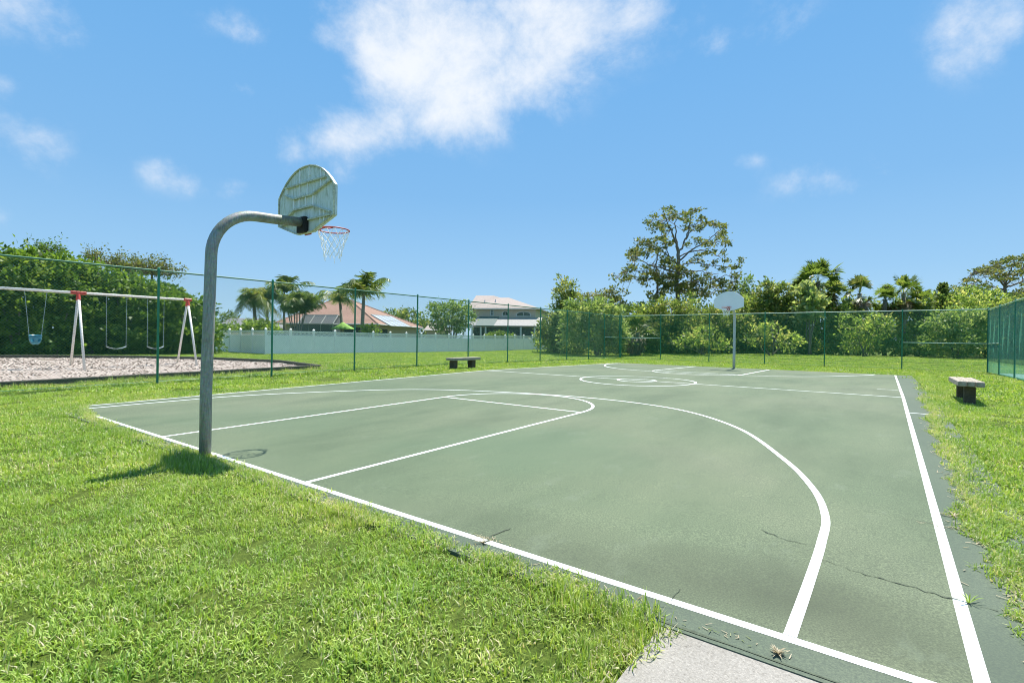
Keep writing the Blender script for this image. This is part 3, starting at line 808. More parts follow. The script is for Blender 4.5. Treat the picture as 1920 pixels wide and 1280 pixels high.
bench(ba, bb, bc_, zb_, 3, .12, (.14, .80), 'weathered timber bench on the lawn to the right of the court, seen from its end', .20, False)
zl_ = float(gz(-8.6, 14))+.46
lb = onz(843, 670.5, zl_)
bench((lb[0]-.22, lb[1]), (lb[0]+.22, lb[1]), (lb[0]-.22, lb[1]+1.75), zl_, 2, .12, (.14, .80), 'small dark legged timber bench left of the court by the chain link fence', .24, False)

# ------------------------------------------------------------------ swing set
T1 = onz(147, 549, 2.78); T2 = onz(352, 562, 2.78)
dirb = (T2-T1)/np.linalg.norm(T2-T1); span = np.linalg.norm(T2-T1); perp = np.array([dirb[1], -dirb[0], 0])
T0 = T1-dirb*span
so_ = (T1+T2)/2; so_[2] = float(gz(so_[0], so_[1]))
sw = thing('swing_set', so_, 'white swing set frame with red joints standing in the chip bed', 'swing set')
m = MB(); m.tube([T0-dirb*.15, T1, T2+dirb*.08], .045, 12); m.build('top_beam', M['white_paint'], sw, True, so_)
for T in (T0, T1, T2):
    m = MB(); m.box((T[0], T[1], T[2]), (.13, .46 if T is T1 else .3, .12), math.atan2(dirb[1], dirb[0])-math.pi/2, .02)
    for s in (-1, 1):
        e = T+perp*s*1.15; e[2] = float(gz(e[0], e[1]))
        dv = (e-T)/np.linalg.norm(e-T); m.tube([T, T+dv*.28], .056, 12)
    m.build('corner_bracket', M['red'], sw, False, so_)
    for s in (-1, 1):
        e = T+perp*s*1.15; e[2] = float(gz(e[0], e[1]))-.03
        m = MB(); m.tube([T+(e-T)*.06, e], .042, 12); m.build('leg', M['white_paint'], sw, True, so_)
def beam_at(px):
    d = ray(px, 550); # plan intersection of the sight line with the beam
    Amat = np.array([[d[0], -dirb[0]], [d[1], -dirb[1]]]); k = np.linalg.solve(Amat, (T1-CAM)[:2]); return T1+dirb*k[1]
def swing(p1, p2, drop, kind, label):
    a, b_ = beam_at(p1), beam_at(p2); mid = (a+b_)/2; a = a-np.array([0, 0, .045]); b_ = b_-np.array([0, 0, .045])
    t = thing('swing', (mid[0], mid[1], T1[2]), label, 'swing', 'swings hanging from the white frame')
    hw = .16 if kind == 'bucket' else np.linalg.norm(b_-a)/2*.98
    sa = mid-dirb*hw; sb = mid+dirb*hw; sa[2] = sb[2] = T1[2]-drop
    for q, e in ((a, sa), (b_, sb)):
        m = MB(); k = 34
        for i in range(k):
            p0, p1_ = q+(e-q)*i/k, q+(e-q)*(i+1)/k; m.tube([p0, p1_], .008 if i % 2 else .0055, 5, False)
        m.build('chain', M['chain'], t, False, (mid[0], mid[1], T1[2]))
    m = MB()
    if kind == 'bucket':
        # open bucket seat: shell with leg openings
        V = []; n1, n2 = 20, 7
        for j in range(n2):
            v = j/(n2-1); r = .175*math.sqrt(max(0, 1-(v*.93)**2.6)); z = sa[2]-.30*v
            for i in range(n1):
                g = 2*math.pi*i/n1; zz = z+(0.05 if j == 0 and math.sin(g) < 0 else 0)
                V.append(mid*np.array([1, 1, 0])+dirb*r*math.cos(g)+perp*r*math.sin(g)*.95+np.array([0, 0, zz]))
        Fc = [(j*n1+i, j*n1+(i+1) % n1, (j+1)*n1+(i+1) % n1, (j+1)*n1+i) for j in range(n2-1) for i in range(n1) if not (j in (2, 3) and i in (2, 3, 6, 7))]
        Fc.append(tuple((n2-1)*n1+i for i in range(n1)))
        m.add(V, Fc); ob = m.build('seat', M['teal'], t, True, (mid[0], mid[1], T1[2]))
        sd = ob.modifiers.new('thickness', 'SOLIDIFY'); sd.thickness = .012
        m = MB(); m.tube([mid*np.array([1, 1, 0])+dirb*.18*math.cos(g)+perp*.17*math.sin(g)+np.array([0, 0, sa[2]+.01]) for g in np.linspace(0, 2*math.pi, 25)], .014, 6, False)
        m.build('seat_rim', M['teal'], t, True, (mid[0], mid[1], T1[2]))
    else:
        k = 12; V = []
        for i in range(k+1):
            q = sa+(sb-sa)*i/k; sag = -.085*(1-(2*i/k-1)**2)
            for s, zz in ((-1, 0), (1, 0), (1, -.018), (-1, -.018)): V.append(q+perp*.07*s+np.array([0, 0, sag+zz]))
        Fc = [(4*i+j, 4*i+(j+1) % 4, 4*i+4+(j+1) % 4, 4*i+4+j) for i in range(k) for j in range(4)]+[(0, 1, 2, 3), (4*k, 4*k+1, 4*k+2, 4*k+3)]
        m.add(V, Fc); m.build('seat', M['seat_belt'], t, True, (mid[0], mid[1], T1[2]))
    return t
swing(46, 88, 1.62, 'bucket', 'toddler swing with a teal bucket seat, leftmost on the white frame')
swing(200, 238, 1.98, 'belt', 'belt swing with a pale sling seat, the one nearer the middle red joint')
swing(277, 308, 1.98, 'belt', 'belt swing with a pale sling seat, nearest the right end of the frame')

# ------------------------------------------------------------------ white vinyl fence
VX = -28.0; y_s = 15.33; PW = 1.83; HV = 1.66
wf = thing('vinyl_fence', (VX, 33, float(gz(VX, 33))), 'white vinyl privacy fence with lattice top in front of the houses', 'fence')
def vinyl_panel():
    m = MB(); m.box((0, 0, .68), (.035, PW-.1, 1.24))
    for k in range(11): m.box((.019, -PW/2+.13+k*.157, .68), (.004, .006, 1.22))
    m.box((0, 0, .06), (.055, PW-.1, .09)); m.box((0, 0, 1.29), (.055, PW-.1, .07)); m.box((0, 0, 1.62), (.055, PW-.1, .07))
    p = m.build('panel', M['white_vinyl'], None); la = MB()
    hh = .26; w_ = PW-.1
    for sg in (1, -1):
        for s in np.arange(-hh, w_, .105):
            a0, a1 = max(s, 0), min(s+hh, w_)
            if a1-a0 < .03: continue
            z0, z1 = a0-s, a1-s
            if sg < 0: z0, z1 = hh-z0, hh-z1
            y0, y1 = -w_/2+a0, -w_/2+a1; ww = .02
            la.add([(.006*sg, y0-ww, 1.325+z0), (.006*sg, y0+ww, 1.325+z0), (.006*sg, y1+ww, 1.325+z1), (.006*sg, y1-ww, 1.325+z1)], [(0, 1, 2, 3)])
    q = la.build('lattice', M['white_vinyl'], p)
    return p, q
def vinyl_post():
    m = MB(); m.box((0, 0, .86), (.125, .125, 1.74), 0, .008); p = m.build('post', M['white_vinyl'], None)
    c = MB(); c.box((0, 0, 1.745), (.155, .155, .03), 0, .006)
    c.add([(-.07, -.07, 1.76), (.07, -.07, 1.76), (.07, .07, 1.76), (-.07, .07, 1.76), (0, 0, 1.85)], [(0, 1, 4), (1, 2, 4), (2, 3, 4), (3, 0, 4)])
    q = c.build('cap', M['white_vinyl'], p); return p, q
pan, lat = vinyl_panel(); pos, cap = vinyl_post()
used = {'p': False, 'o': False}
def put(kind, x, y, rz):
    a, b_ = (pan, lat) if kind == 'p' else (pos, cap)
    if used[kind]:
        a2 = a.copy(); COL.objects.link(a2); b2 = b_.copy(); COL.objects.link(b2); b2.parent = a2; a = a2
    used[kind] = True
    a.parent = wf; a.location = Vector((x, y, float(gz(x, y))+.0))-wf.location; a.rotation_euler = (0, 0, rz)
NP = 20
for i in range(NP):
    put('p', VX, y_s+PW*(i+.5), 0)
for i in range(NP+1): put('o', VX, y_s+PW*i, 0)
for i in range(5):
    put('p', VX-PW*(i+.5), y_s+.05*i, math.pi/2); put('o', VX-PW*(i+1), y_s+.05*i, 0)
put('p', VX+PW*.5, y_s+PW*NP, math.pi/2); put('o', VX+PW, y_s+PW*NP, 0)

# ------------------------------------------------------------------ foliage
def leaves(cent, size, aspect=.5, updown=.0, outdir=None, rng=RNG, droop=0.0):
    "diamond leaves at the given centres"
    N = len(cent)
    d = rng.normal(size=(N, 3))
    if outdir is not None: d = d*.8+outdir*1.1
    d[:, 2] += updown-droop
    d /= np.linalg.norm(d, axis=1)[:, None]
    k = rng.normal(size=(N, 3)); k[:, 2] *= .6
    s = np.cross(d, k); s /= np.linalg.norm(s, axis=1)[:, None]+1e-9
    L = size*rng.uniform(.6, 1.35, (N, 1)); Wd = L*aspect*rng.uniform(.7, 1.2, (N, 1))
    nrm = np.cross(d, s)
    a = cent-d*L*.5; b_ = cent+s*Wd*.5+nrm*L*.06; c = cent+d*L*.5; e = cent-s*Wd*.5+nrm*L*.06
    return np.stack([a, b_, c, e], 1)
def shell_points(c, R3, n_cl, rng, inner=.72):
    d = rng.normal(size=(n_cl, 3)); d /= np.linalg.norm(d, axis=1)[:, None]
    rr = rng.uniform(inner, 1.0, (n_cl, 1))
    return c+d*R3*rr, d
def ell3(px, py, rx, ry, D, rd=None):
    "an ellipsoid at distance D that covers rx by ry pixels; returns centre and radii in a camera-turned plan frame"
    c = pt(px, py, D); s = D/FPX
    return c, np.array([rx*s, (rd if rd else rx*s*.9), ry*s])
YR = np.array([[_r0[0], _fw[0], 0], [_r0[1], _fw[1], 0], [0, 0, 1]])
def blob_leaves(ells, leaf, dens=1.0, cl_r=.35, per=26, aspect=.5, seed=0, spike=0.0, tint0=.5, inner=.7, upd=.15, lift=0.25):
    rng = np.random.default_rng(seed); Q = []; T = []
    for (c, r) in ells:
        area = 4*math.pi*((r[0]*r[1])**1.6+(r[0]*r[2])**1.6+(r[1]*r[2])**1.6)**(1/1.6)/3**(1/1.6)
        ncl = max(6, int(area/(cl_r*cl_r*1.9)*dens))
        d = rng.normal(size=(ncl, 3)); d /= np.linalg.norm(d, axis=1)[:, None]
        k = rng.uniform(inner, 1.0, (ncl, 1)); k = np.where(rng.random((ncl, 1)) < spike, k*rng.uniform(1.05, 1.3, (ncl, 1)), k)
        P = (d*r*k)@YR.T+c; dw = d@YR.T
        kk = int(per)
        off = rng.normal(size=(ncl, kk, 3)); off *= (cl_r*.55*rng.uniform(.6, 1.3, (ncl, 1, 1))); off[:, :, 2] *= .75
        cen = (P[:, None]+off).reshape(-1, 3)
        od = (np.repeat(dw, kk, 0)*.7+off.reshape(-1, 3)/(cl_r*.6))*.7
        Q.append(leaves(cen, leaf, aspect, upd, od, rng))
        ct = rng.normal(tint0, .24, ncl)
        T.append(np.clip(np.repeat(ct, kk)+rng.normal(0, .13, ncl*kk), 0, 1))
    return np.concatenate(Q), np.concatenate(T)
def px_ells(lst):
    return [ell3(*e) for e in lst]
def shrub(name, label, cat, lst, mat, leaf=.2, dens=1.0, cl_r=.4, per=24, aspect=.5, seed=1, group=None, trunk=True, spike=.05, tint0=.5, inner=.7, stems=5, clip_ground=True, base=None, part='foliage', upd=.15):
    leaf *= 1.3; cl_r *= 1.2; spike += .08
    E = px_ells(lst)
    c0 = np.mean([c for c, r in E], 0) if base is None else np.array(base)
    o = G(c0[0], c0[1]); t = thing(name, o, label, cat, group)
    Q, T = blob_leaves(E, leaf, dens, cl_r, per, aspect, seed, spike, tint0, inner, upd)
    if clip_ground:
        zc = Q[:, :, 2].min(1); gg = gz(Q[:, 0, 0], Q[:, 0, 1]); ok = zc > gg+.02; Q, T = Q[ok], T[ok]
    quads_mesh(part, Q, T, mat, t, o)
    if trunk:
        rng = np.random.default_rng(seed+99); m = MB()
        for i in range(stems):
            b_ = o+np.array([rng.normal()*.12, rng.normal()*.12, -.05]); c, r = E[i % len(E)]
            e = c+(rng.normal(size=3)*r*.35)@YR.T
            md = (b_+e)/2+rng.normal(size=3)*.15; rad = .03+.012*np.linalg.norm(e-b_)
            m.tube([b_, b_+(md-b_)*.5+rng.normal(size=3)*.05, md, e], [rad, rad*.85, rad*.6, rad*.2], 6)
        m.build('trunk', M['bark'], t, True, o)
    return t

# --- the big hedge on the left
rngh = np.random.default_rng(3)
he = []
for i, y in enumerate(np.arange(-9.0, 13.6, .95)):
    h = float(np.interp(y, [-9, 1.0, 4.5, 7.0, 9.5, 11.2, 12.4, 13.2], [6.1, 6.05, 5.75, 5.3, 4.7, 4.1, 3.2, 2.4]))+rngh.normal()*.12
    x0 = -30.6+rngh.normal()*.25
    zg = float(gz(-29, y))
    for lv in range(int(h/.85)):
        z = zg+.6+lv*.85
        rr = np.array([1.05, 1.15, .62])*rngh.uniform(.85, 1.2)
        top_in = .9*max(0, (z-zg-h*.62)/(h*.38))**2*1.6
        if z-zg > h-.45: continue
        he.append((np.array([x0+rngh.uniform(-.1, .5)-top_in, y+rngh.normal()*.25, z+rngh.normal()*.1]), rr))
    he.append((np.array([x0-1.3, y, zg+h-.75]), np.array([1.0, 1.2, .72])))
    for z in np.arange(.5, h-1.0, .9): he.append((np.array([x0-1.2, y+rngh.normal()*.3, zg+z]), np.array([.9, 1.15, .75])))
ho = G(-30.5, 2.5)
hd = thing('hedge', ho, 'huge overgrown dark green hedge behind the swing set', 'hedge')
YR0 = YR.copy(); YR[:] = np.eye(3)
Q, T = blob_leaves(he, .27, .62, .40, 19, .55, 21, .10, .50, .62, .2)
YR[:] = YR0
quads_mesh('foliage', Q, T, M['leaf_hedge'], hd, ho)
m = MB()
for y in np.arange(-8, 13, 1.6):
    b_ = G(-30.6, y, -.05)
    for k in range(3):
        e = b_+np.array([rngh.normal()*.6, rngh.normal()*.6, 2.2+rngh.random()*1.2]); m.tube([b_, (b_+e)/2+rngh.normal(size=3)*.15, e], [.09, .06, .03], 6)
m.build('stem', M['bark'], hd, True, ho)
# straggly shoots above the hedge line: scrubby brownish treetops behind it
def scrub(px, py, rx, ry, D, label, seed, nb_=9, mat='leaf_olive'):
    rng = np.random.default_rng(seed); c, r = ell3(px, py, rx, ry, D); o = G(c[0], c[1]); t = thing('scrubby_tree', o, label, 'tree', 'sparse treetops behind the hedge')
    m = MB(); cen = []
    m.tube([o, (o+c)/2+rng.normal(size=3)*.2, c-np.array([0, 0, r[2]*.6])], [.16, .11, .07], 7)
    for i in range(nb_):
        s = c-np.array([0, 0, r[2]*.7]); d = rng.normal(size=3)*np.array([1, 1, .4]); d[2] = abs(d[2])+.5; d /= np.linalg.norm(d)
        e = s+(d*r*1.7)@YR.T; md = (s+e)/2+rng.normal(size=3)*.15; m.tube([s, md, e], [.045, .03, .012], 5)
        for q in range(5):
            f = .45+.55*q/4; p = s*(1-f)**2+2*md*f*(1-f)+e*f*f
            e2 = p+rng.normal(size=3)*.35; m.tube([p, e2], [.012, .006], 4); cen.append(e2); cen.append(p+rng.normal(size=3)*.15)
    m.build('trunk', M['twig'], t, True, o)
    cen = np.array(cen); kk = 9; off = rng.normal(size=(len(cen), kk, 3))*.16
    cc_ = (cen[:, None]+off).reshape(-1, 3)
    quads_mesh('crown', leaves(cc_, .17, .5, .1, off.reshape(-1, 3)*4, rng), np.clip(rng.normal(.5, .2, len(cc_)), 0, 1), M[mat], t, o)
scrub(285, 503, 30, 17, 38, 'scrubby brownish treetop showing over the right end of the hedge', 31, 24)
scrub(225, 494, 26, 14, 38, 'scrubby brownish treetop over the middle of the hedge, left of the fullest one', 32, 18)
scrub(180, 482, 12, 9, 38, 'thin bare topped treetop just clearing the middle of the hedge', 33, 6)
scrub(95, 466, 16, 8, 36, 'small leafy green treetop just clearing the left part of the hedge', 34, 7, 'leaf_hedge')

# --- thicket behind the back fence
TH = {}
shrub('shrub', 'tall upright olive shrub at the left end of the back thicket', 'shrub',
      [(1062, 540, 16, 26, 50), (1050, 560, 16, 30, 50), (1072, 575, 22, 34, 50), (1062, 610, 30, 40, 50)], M['leaf_mid'], .24, 1.0, .42, 26, .45, 41, None, True, .14, .5)
shrub('shrub', 'broad pale green leafy shrub behind the far left corner of the fence', 'shrub',
      [(1088, 590, 34, 26, 44), (1120, 588, 36, 28, 44), (1150, 600, 28, 28, 44), (1100, 625, 50, 38, 45), (1145, 632, 34, 36, 45)], M['leaf_pale'], .24, 1.1, .40, 28, .42, 42, None, True, .08, .55)
shrub('shrub', 'dark green shrub beside the end of the white vinyl fence', 'shrub',
      [(1030, 612, 18, 24, 52), (1050, 630, 22, 34, 50), (1078, 640, 24, 28, 48), (1018, 628, 10, 16, 52)], M['leaf_mid'], .22, 1.1, .40, 26, .45, 43, None, True, .08, .38)
shrub('shrub', 'olive brown topped shrub rising behind the pale corner shrub', 'shrub',
      [(1110, 568, 26, 20, 56), (1140, 566, 24, 22, 56), (1160, 585, 18, 22, 56)], M['leaf_olive'], .24, .9, .42, 24, .45, 44, None, True, .15, .5)
shrub('shrub', 'rounded green shrub below the tall bare limbed tree', 'shrub',
      [(1250, 590, 34, 34, 50), (1285, 605, 34, 34, 50), (1270, 635, 46, 32, 49), (1225, 615, 24, 40, 52)], M['leaf_mid'], .22, 1.05, .40, 26, .48, 45, None, True, .06, .5)
shrub('shrub', 'leafy shrub directly behind the far backboard and its pole', 'shrub',
      [(1345, 605, 40, 34, 51), (1385, 615, 36, 40, 51), (1330, 640, 44, 30, 50), (1405, 640, 30, 30, 50)], M['leaf_mid'], .22, 1.05, .40, 26, .48, 46, None, True, .08, .52)
shrub('tree', 'slim light green tree rising just right of the far backboard', 'tree',
      [(1403, 540, 13, 22, 56), (1396, 565, 20, 24, 56), (1408, 585, 18, 26, 56)], M['leaf_pale'], .24, 1.0, .40, 24, .45, 47, None, True, .12, .42)
shrub('tree', 'bushy tree with upright shoots between the far hoop and the tall cabbage palm', 'tree',
      [(1438, 545, 20, 20, 52), (1462, 556, 24, 28, 52), (1430, 575, 26, 30, 52), (1472, 590, 34, 34, 52), (1490, 570, 18, 30, 52)], M['leaf_mid'], .24, 1.05, .40, 26, .46, 48, None, True, .16, .55)
shrub('shrub', 'bright round leafed shrub at the foot of the tall cabbage palm', 'shrub',
      [(1528, 562, 16, 16, 49), (1518, 580, 18, 18, 49), (1508, 545, 14, 18, 50)], M['leaf_pale'], .34, 1.0, .40, 18, .75, 49, None, True, .05, .75)
shrub('shrub', 'pale leafed shrub behind the back fence at its long brace rail', 'shrub',
      [(1765, 612, 26, 28, 44), (1800, 608, 34, 34, 44), (1830, 612, 24, 34, 44), (1790, 640, 44, 26, 44)], M['leaf_pale'], .24, 1.0, .40, 26, .46, 50, None, True, .08, .5)
shrub('shrub', 'yellow green feathery shrub at the right end, in front of the big pine', 'shrub',
      [(1790, 568, 30, 18, 58), (1830, 560, 36, 20, 58), (1868, 568, 26, 20, 58), (1815, 585, 50, 22, 58), (1760, 570, 20, 22, 57)], M['leaf_bright'], .26, .9, .44, 24, .42, 51, None, True, .15, .35)
shrub('shrub', 'green shrub seen through the tennis windscreen', 'shrub',
      [(1890, 600, 36, 34, 50), (1930, 590, 40, 40, 50), (1910, 640, 50, 28, 50), (1990, 610, 60, 50, 50)], M['leaf_mid'], .24, .9, .42, 24, .48, 52, None, True, .06, .5)
shrub('shrub', 'pale speckled shrub low in the thicket, just right of the far hoop pole', 'shrub',
      [(1420, 628, 20, 18, 46), (1448, 622, 20, 20, 46), (1475, 640, 24, 14, 46)], M['leaf_wood'], .24, .7, .40, 20, .46, 53, None, True, .15, .5)
shrub('shrub', 'low pale shrub under the cabbage palm with the open ragged crown', 'shrub',
      [(1598, 612, 22, 22, 46), (1628, 622, 24, 24, 46), (1655, 606, 18, 22, 46), (1610, 645, 28, 12, 46)], M['leaf_wood'], .24, .7, .40, 20, .46, 54, None, True, .15, .42)
shrub('shrub', 'low light green shrub left of the far hoop pole, behind a fence post', 'shrub',
      [(1290, 642, 26, 14, 46), (1322, 628, 22, 20, 46), (1350, 645, 20, 12, 46)], M['leaf_wood'], .24, .7, .40, 20, .46, 55, None, True, .15, .35)
# undergrowth that reads as one mass
ue = []
ru = np.random.default_rng(9)
for px in np.arange(1030, 2080, 17):
    D = 50+ru.normal()*1.2
    for py, ry in ((652, 22), (634, 24), (612, 24), (590, 24), (574, 18)):
        if py < 600 and (px < 1180): continue
        if py < 580 and (px < 1240 or ru.random() < .62): continue
        if py < 600 and ru.random() < .25: continue
        py += ru.normal()*(9 if py < 600 else 3)
        ue.append((px+ru.normal()*5, py+ru.normal()*5, 19+ru.random()*7, ry*(.8+.4*ru.random()), D+(2 if py > 640 else 4), 1.4))
E = px_ells(ue); Q, T = blob_leaves(E, .30, .50, .46, 20, .5, 60, .16, .60, .5)
gg = gz(Q[:, 0, 0], Q[:, 0, 1]); ok = Q[:, :, 2].min(1) > gg+.0
tag(quads_mesh('undergrowth', Q[ok], T[ok], M['leaf_wood']), 'dense green undergrowth filling the wood behind the back fence', 'undergrowth', None, 'stuff')

# --- tall open tree
def traced_tree(D, limbs, masses, base_px, label, mat, seed, sc_, ox, oy, per=13, cl=.34, leaf=.26, dsp=2.6, trunk_r=.32, name='tree', nmul=1.0, flat=1.0):
    rng = np.random.default_rng(seed)
    C2 = lambda x, y, d=0.0: pt(ox+x/sc_, oy+y/sc_, D+d)
    b0 = C2(*base_px); o = G(b0[0], b0[1]); t = thing(name, o, label, 'tree')
    m = MB(); nodes = []
    for (pts, r0, r1, dd) in limbs:
        P = []
        for i, (x, y) in enumerate(pts):
            f = i/(len(pts)-1); P.append(C2(x, y, dd*f))
        if pts[0] == base_px: P = [o-np.array([0, 0, .1])]+P
        # finer
        S = spline(P, 5); k = len(S)
        S = [s+(rng.normal(size=3)*.06 if 0 < i < k-1 else 0) for i, s in enumerate(S)]
        r0, r1 = r0*.72, r1*.8
        m.tube(S, list(np.linspace(r0, r1, k)), 8); nodes += [(s, r) for s, r in zip(S, np.linspace(r0, r1, k))]
    ND = np.array([s for s, r in nodes]); cen = []
    for (x, y, rx, ry) in masses:
        area = rx*ry*math.pi/sc_**2*(D/FPX)**2
        k = max(2, int(area/(cl*cl*1.5)*nmul))
        for _ in range(k):
            a = rng.uniform(0, 2*math.pi); q = math.sqrt(rng.random())
            px_, py_ = x+rx*q*math.cos(a), y+ry*q*math.sin(a)
            p0 = C2(px_, py_, 0); near = ND[np.argmin(np.linalg.norm(ND-p0, axis=1))]
            dep = np.dot(near-CAM, FW)-D
            p = C2(px_, py_, dep*.6+rng.normal()*dsp*.5); cen.append(p)
            j = np.argmin(np.linalg.norm(ND-p, axis=1)); s = ND[j]
            if np.linalg.norm(p-s) > .25:
                md = (s+p)/2+rng.normal(size=3)*.12*np.linalg.norm(p-s); md[2] -= .05
                m.tube([s, md, p], [.035, .022, .010], 4, False)
    m.build('trunk', M['bark'], t, True, o)
    cen = np.array(cen); n_ = len(cen); off = rng.normal(size=(n_, per, 3))*np.array([1, 1, .65*flat])*cl*.55
    L = leaves((cen[:, None]+off).reshape(-1, 3), leaf, .5, .1, off.reshape(-1, 3)*2.5, rng)
    tt = np.clip(np.repeat(rng.normal(.5, .16, n_), per)+rng.normal(0, .14, n_*per), 0, 1)
    quads_mesh('crown', L, tt, mat, t, o)
    return t
limbs = [([(785, 1150), (775, 900), (790, 600), (775, 490)], .42, .20, 0), ([(775, 490), (740, 400), (700, 320), (650, 190)], .17, .05, -1.5),
         ([(775, 490), (760, 330), (750, 180)], .13, .04, 1.5), ([(790, 580), (870, 440), (905, 300), (930, 150)], .17, .05, 1.0), ([(870, 440), (960, 300), (1060, 200)], .10, .03, -1.0),
         ([(800, 660), (920, 560), (1080, 460), (1230, 340)], .15, .04, -2.0), ([(800, 620), (960, 555), (1100, 560), (1200, 610)], .11, .03, 2.0),
         ([(805, 720), (940, 680), (1120, 705), (1320, 725), (1430, 690)], .10, .03, -2.5), ([(800, 800), (950, 765), (1100, 790), (1210, 800)], .09, .03, 2.5),
         ([(800, 900), (980, 880), (1200, 850), (1290, 810), (1400, 850)], .10, .03, -1.0), ([(780, 700), (690, 620), (560, 530), (420, 470)], .15, .04, 1.5),
         ([(770, 780), (620, 735), (480, 700), (350, 630), (280, 600)], .13, .03, -2.0), ([(770, 850), (560, 850), (330, 850), (180, 860), (120, 820)], .12, .03, 2.0),
         ([(560, 1100), (570, 800), (560, 560)], .20, .06, 2.5), ([(690, 620), (640, 480), (610, 320), (540, 210)], .09, .03, 0.5), ([(620, 735), (460, 760), (250, 770)], .07, .02, -1.0),
         ([(905, 300), (1000, 310), (1150, 280)], .06, .02, 2.0), ([(1080, 460), (1200, 470), (1290, 470)], .06, .02, .5), ([(785, 1000), (950, 960), (1150, 940), (1340, 940)], .09, .03, 1.5)]
masses = [(540, 200, 35, 22), (480, 270, 28, 45), (650, 150, 40, 40), (740, 150, 60, 40), (880, 150, 50, 45), (990, 150, 34, 36), (700, 215, 80, 40), (860, 230, 70, 40), (1050, 235, 60, 45), (1180, 290, 60, 36), (1262, 318, 24, 22),
          (620, 310, 80, 55), (530, 325, 34, 36), (900, 300, 60, 40), (1000, 310, 55, 35), (1230, 380, 55, 45), (1250, 450, 50, 45), (1130, 470, 80, 32), (1030, 480, 30, 32), (960, 440, 22, 22), (880, 490, 20, 20), (1310, 470, 12, 22),
          (450, 470, 95, 45), (620, 460, 95, 60), (540, 540, 80, 50), (400, 560, 100, 50), (290, 600, 45, 50), (350, 640, 50, 25), (330, 730, 80, 32), (240, 780, 42, 42), (250, 845, 50, 32), (130, 830, 28, 34), (190, 850, 36, 24),
          (1120, 590, 70, 34), (1000, 600, 40, 22), (1260, 580, 34, 20), (950, 650, 26, 18), (1050, 660, 36, 14), (480, 760, 100, 48), (560, 830, 90, 55), (440, 880, 70, 50), (700, 690, 80, 60), (760, 770, 70, 70), (640, 650, 45, 40),
          (850, 770, 45, 55), (720, 870, 80, 70), (820, 880, 70, 60), (620, 910, 60, 80), (930, 850, 50, 70), (900, 940, 80, 60), (1060, 900, 50, 90), (1180, 900, 80, 50), (1100, 800, 16, 24), (1300, 900, 70, 40), (1400, 850, 42, 55),
          (1440, 640, 22, 28), (1400, 720, 40, 20), (1350, 740, 26, 14), (1340, 930, 60, 34), (240, 975, 34, 22), (1080, 730, 36, 16), (760, 960, 120, 60), (560, 1000, 90, 60), (1000, 1010, 120, 60), (1200, 1010, 120, 50), (1165, 680, 12, 12), (1290, 660, 10, 12), (1240, 750, 12, 8)]
traced_tree(58, limbs, masses, (785, 1150), 'tall open crowned tree with bare limbs showing, towering left of the far hoop', M['leaf_olive'], 71, 5.566, 1130, 370, 20, .44, .36, 3.4, nmul=1.9)
# --- pine on the right: crop origin (1640,460), scale 5.564
pl = [([(1355, 640), (1360, 480), (1360, 400)], .32, .20, 0), ([(1360, 430), (1240, 300), (1080, 270), (1030, 280)], .16, .04, -1.5), ([(1360, 470), (1200, 430), (1000, 400), (930, 410)], .12, .03, 1.5),
      ([(1360, 400), (1300, 280), (1260, 190)], .15, .04, 2), ([(1360, 400), (1420, 260), (1460, 150)], .16, .05, -1), ([(1370, 440), (1480, 400), (1600, 330), (1750, 280)], .18, .05, 1), ([(1360, 420), (1500, 280), (1600, 140)], .15, .04, -2), ([(1400, 520), (1560, 480), (1750, 420)], .10, .03, 2)]
pmass = [(1040, 280, 36, 24), (1110, 260, 50, 26), (1200, 220, 60, 30), (1290, 185, 60, 30), (1390, 155, 60, 30), (1480, 135, 60, 28), (1560, 125, 60, 30), (1180, 290, 60, 26), (1290, 250, 60, 26), (1400, 220, 60, 28), (1510, 200, 60, 30), (1240, 330, 60, 22), (1330, 300, 60, 28), (1450, 290, 70, 28), (1560, 270, 60, 30), (1340, 350, 60, 22), (1420, 350, 50, 20),
         (930, 370, 46, 22), (1000, 360, 40, 20), (1060, 380, 50, 22), (1140, 400, 46, 22), (850, 442, 26, 16), (900, 465, 32, 14), (960, 410, 24, 16), (1000, 440, 40, 16), (1100, 450, 46, 18), (1200, 440, 46, 18), (1280, 470, 40, 16), (1480, 360, 46, 16), (1650, 160, 70, 40), (1750, 220, 80, 50), (1680, 290, 80, 40), (1780, 340, 80, 40), (1560, 400, 50, 20), (1500, 500, 90, 60), (1620, 480, 90, 60), (1430, 560, 60, 40)]
traced_tree(66, pl, pmass, (1355, 640), 'flat topped spreading pine at the right edge above the tennis fence', M['leaf_olive'], 72, 5.564, 1640, 460, 22, .50, .34, 4.0, flat=.6, name='pine_tree', nmul=2.7)

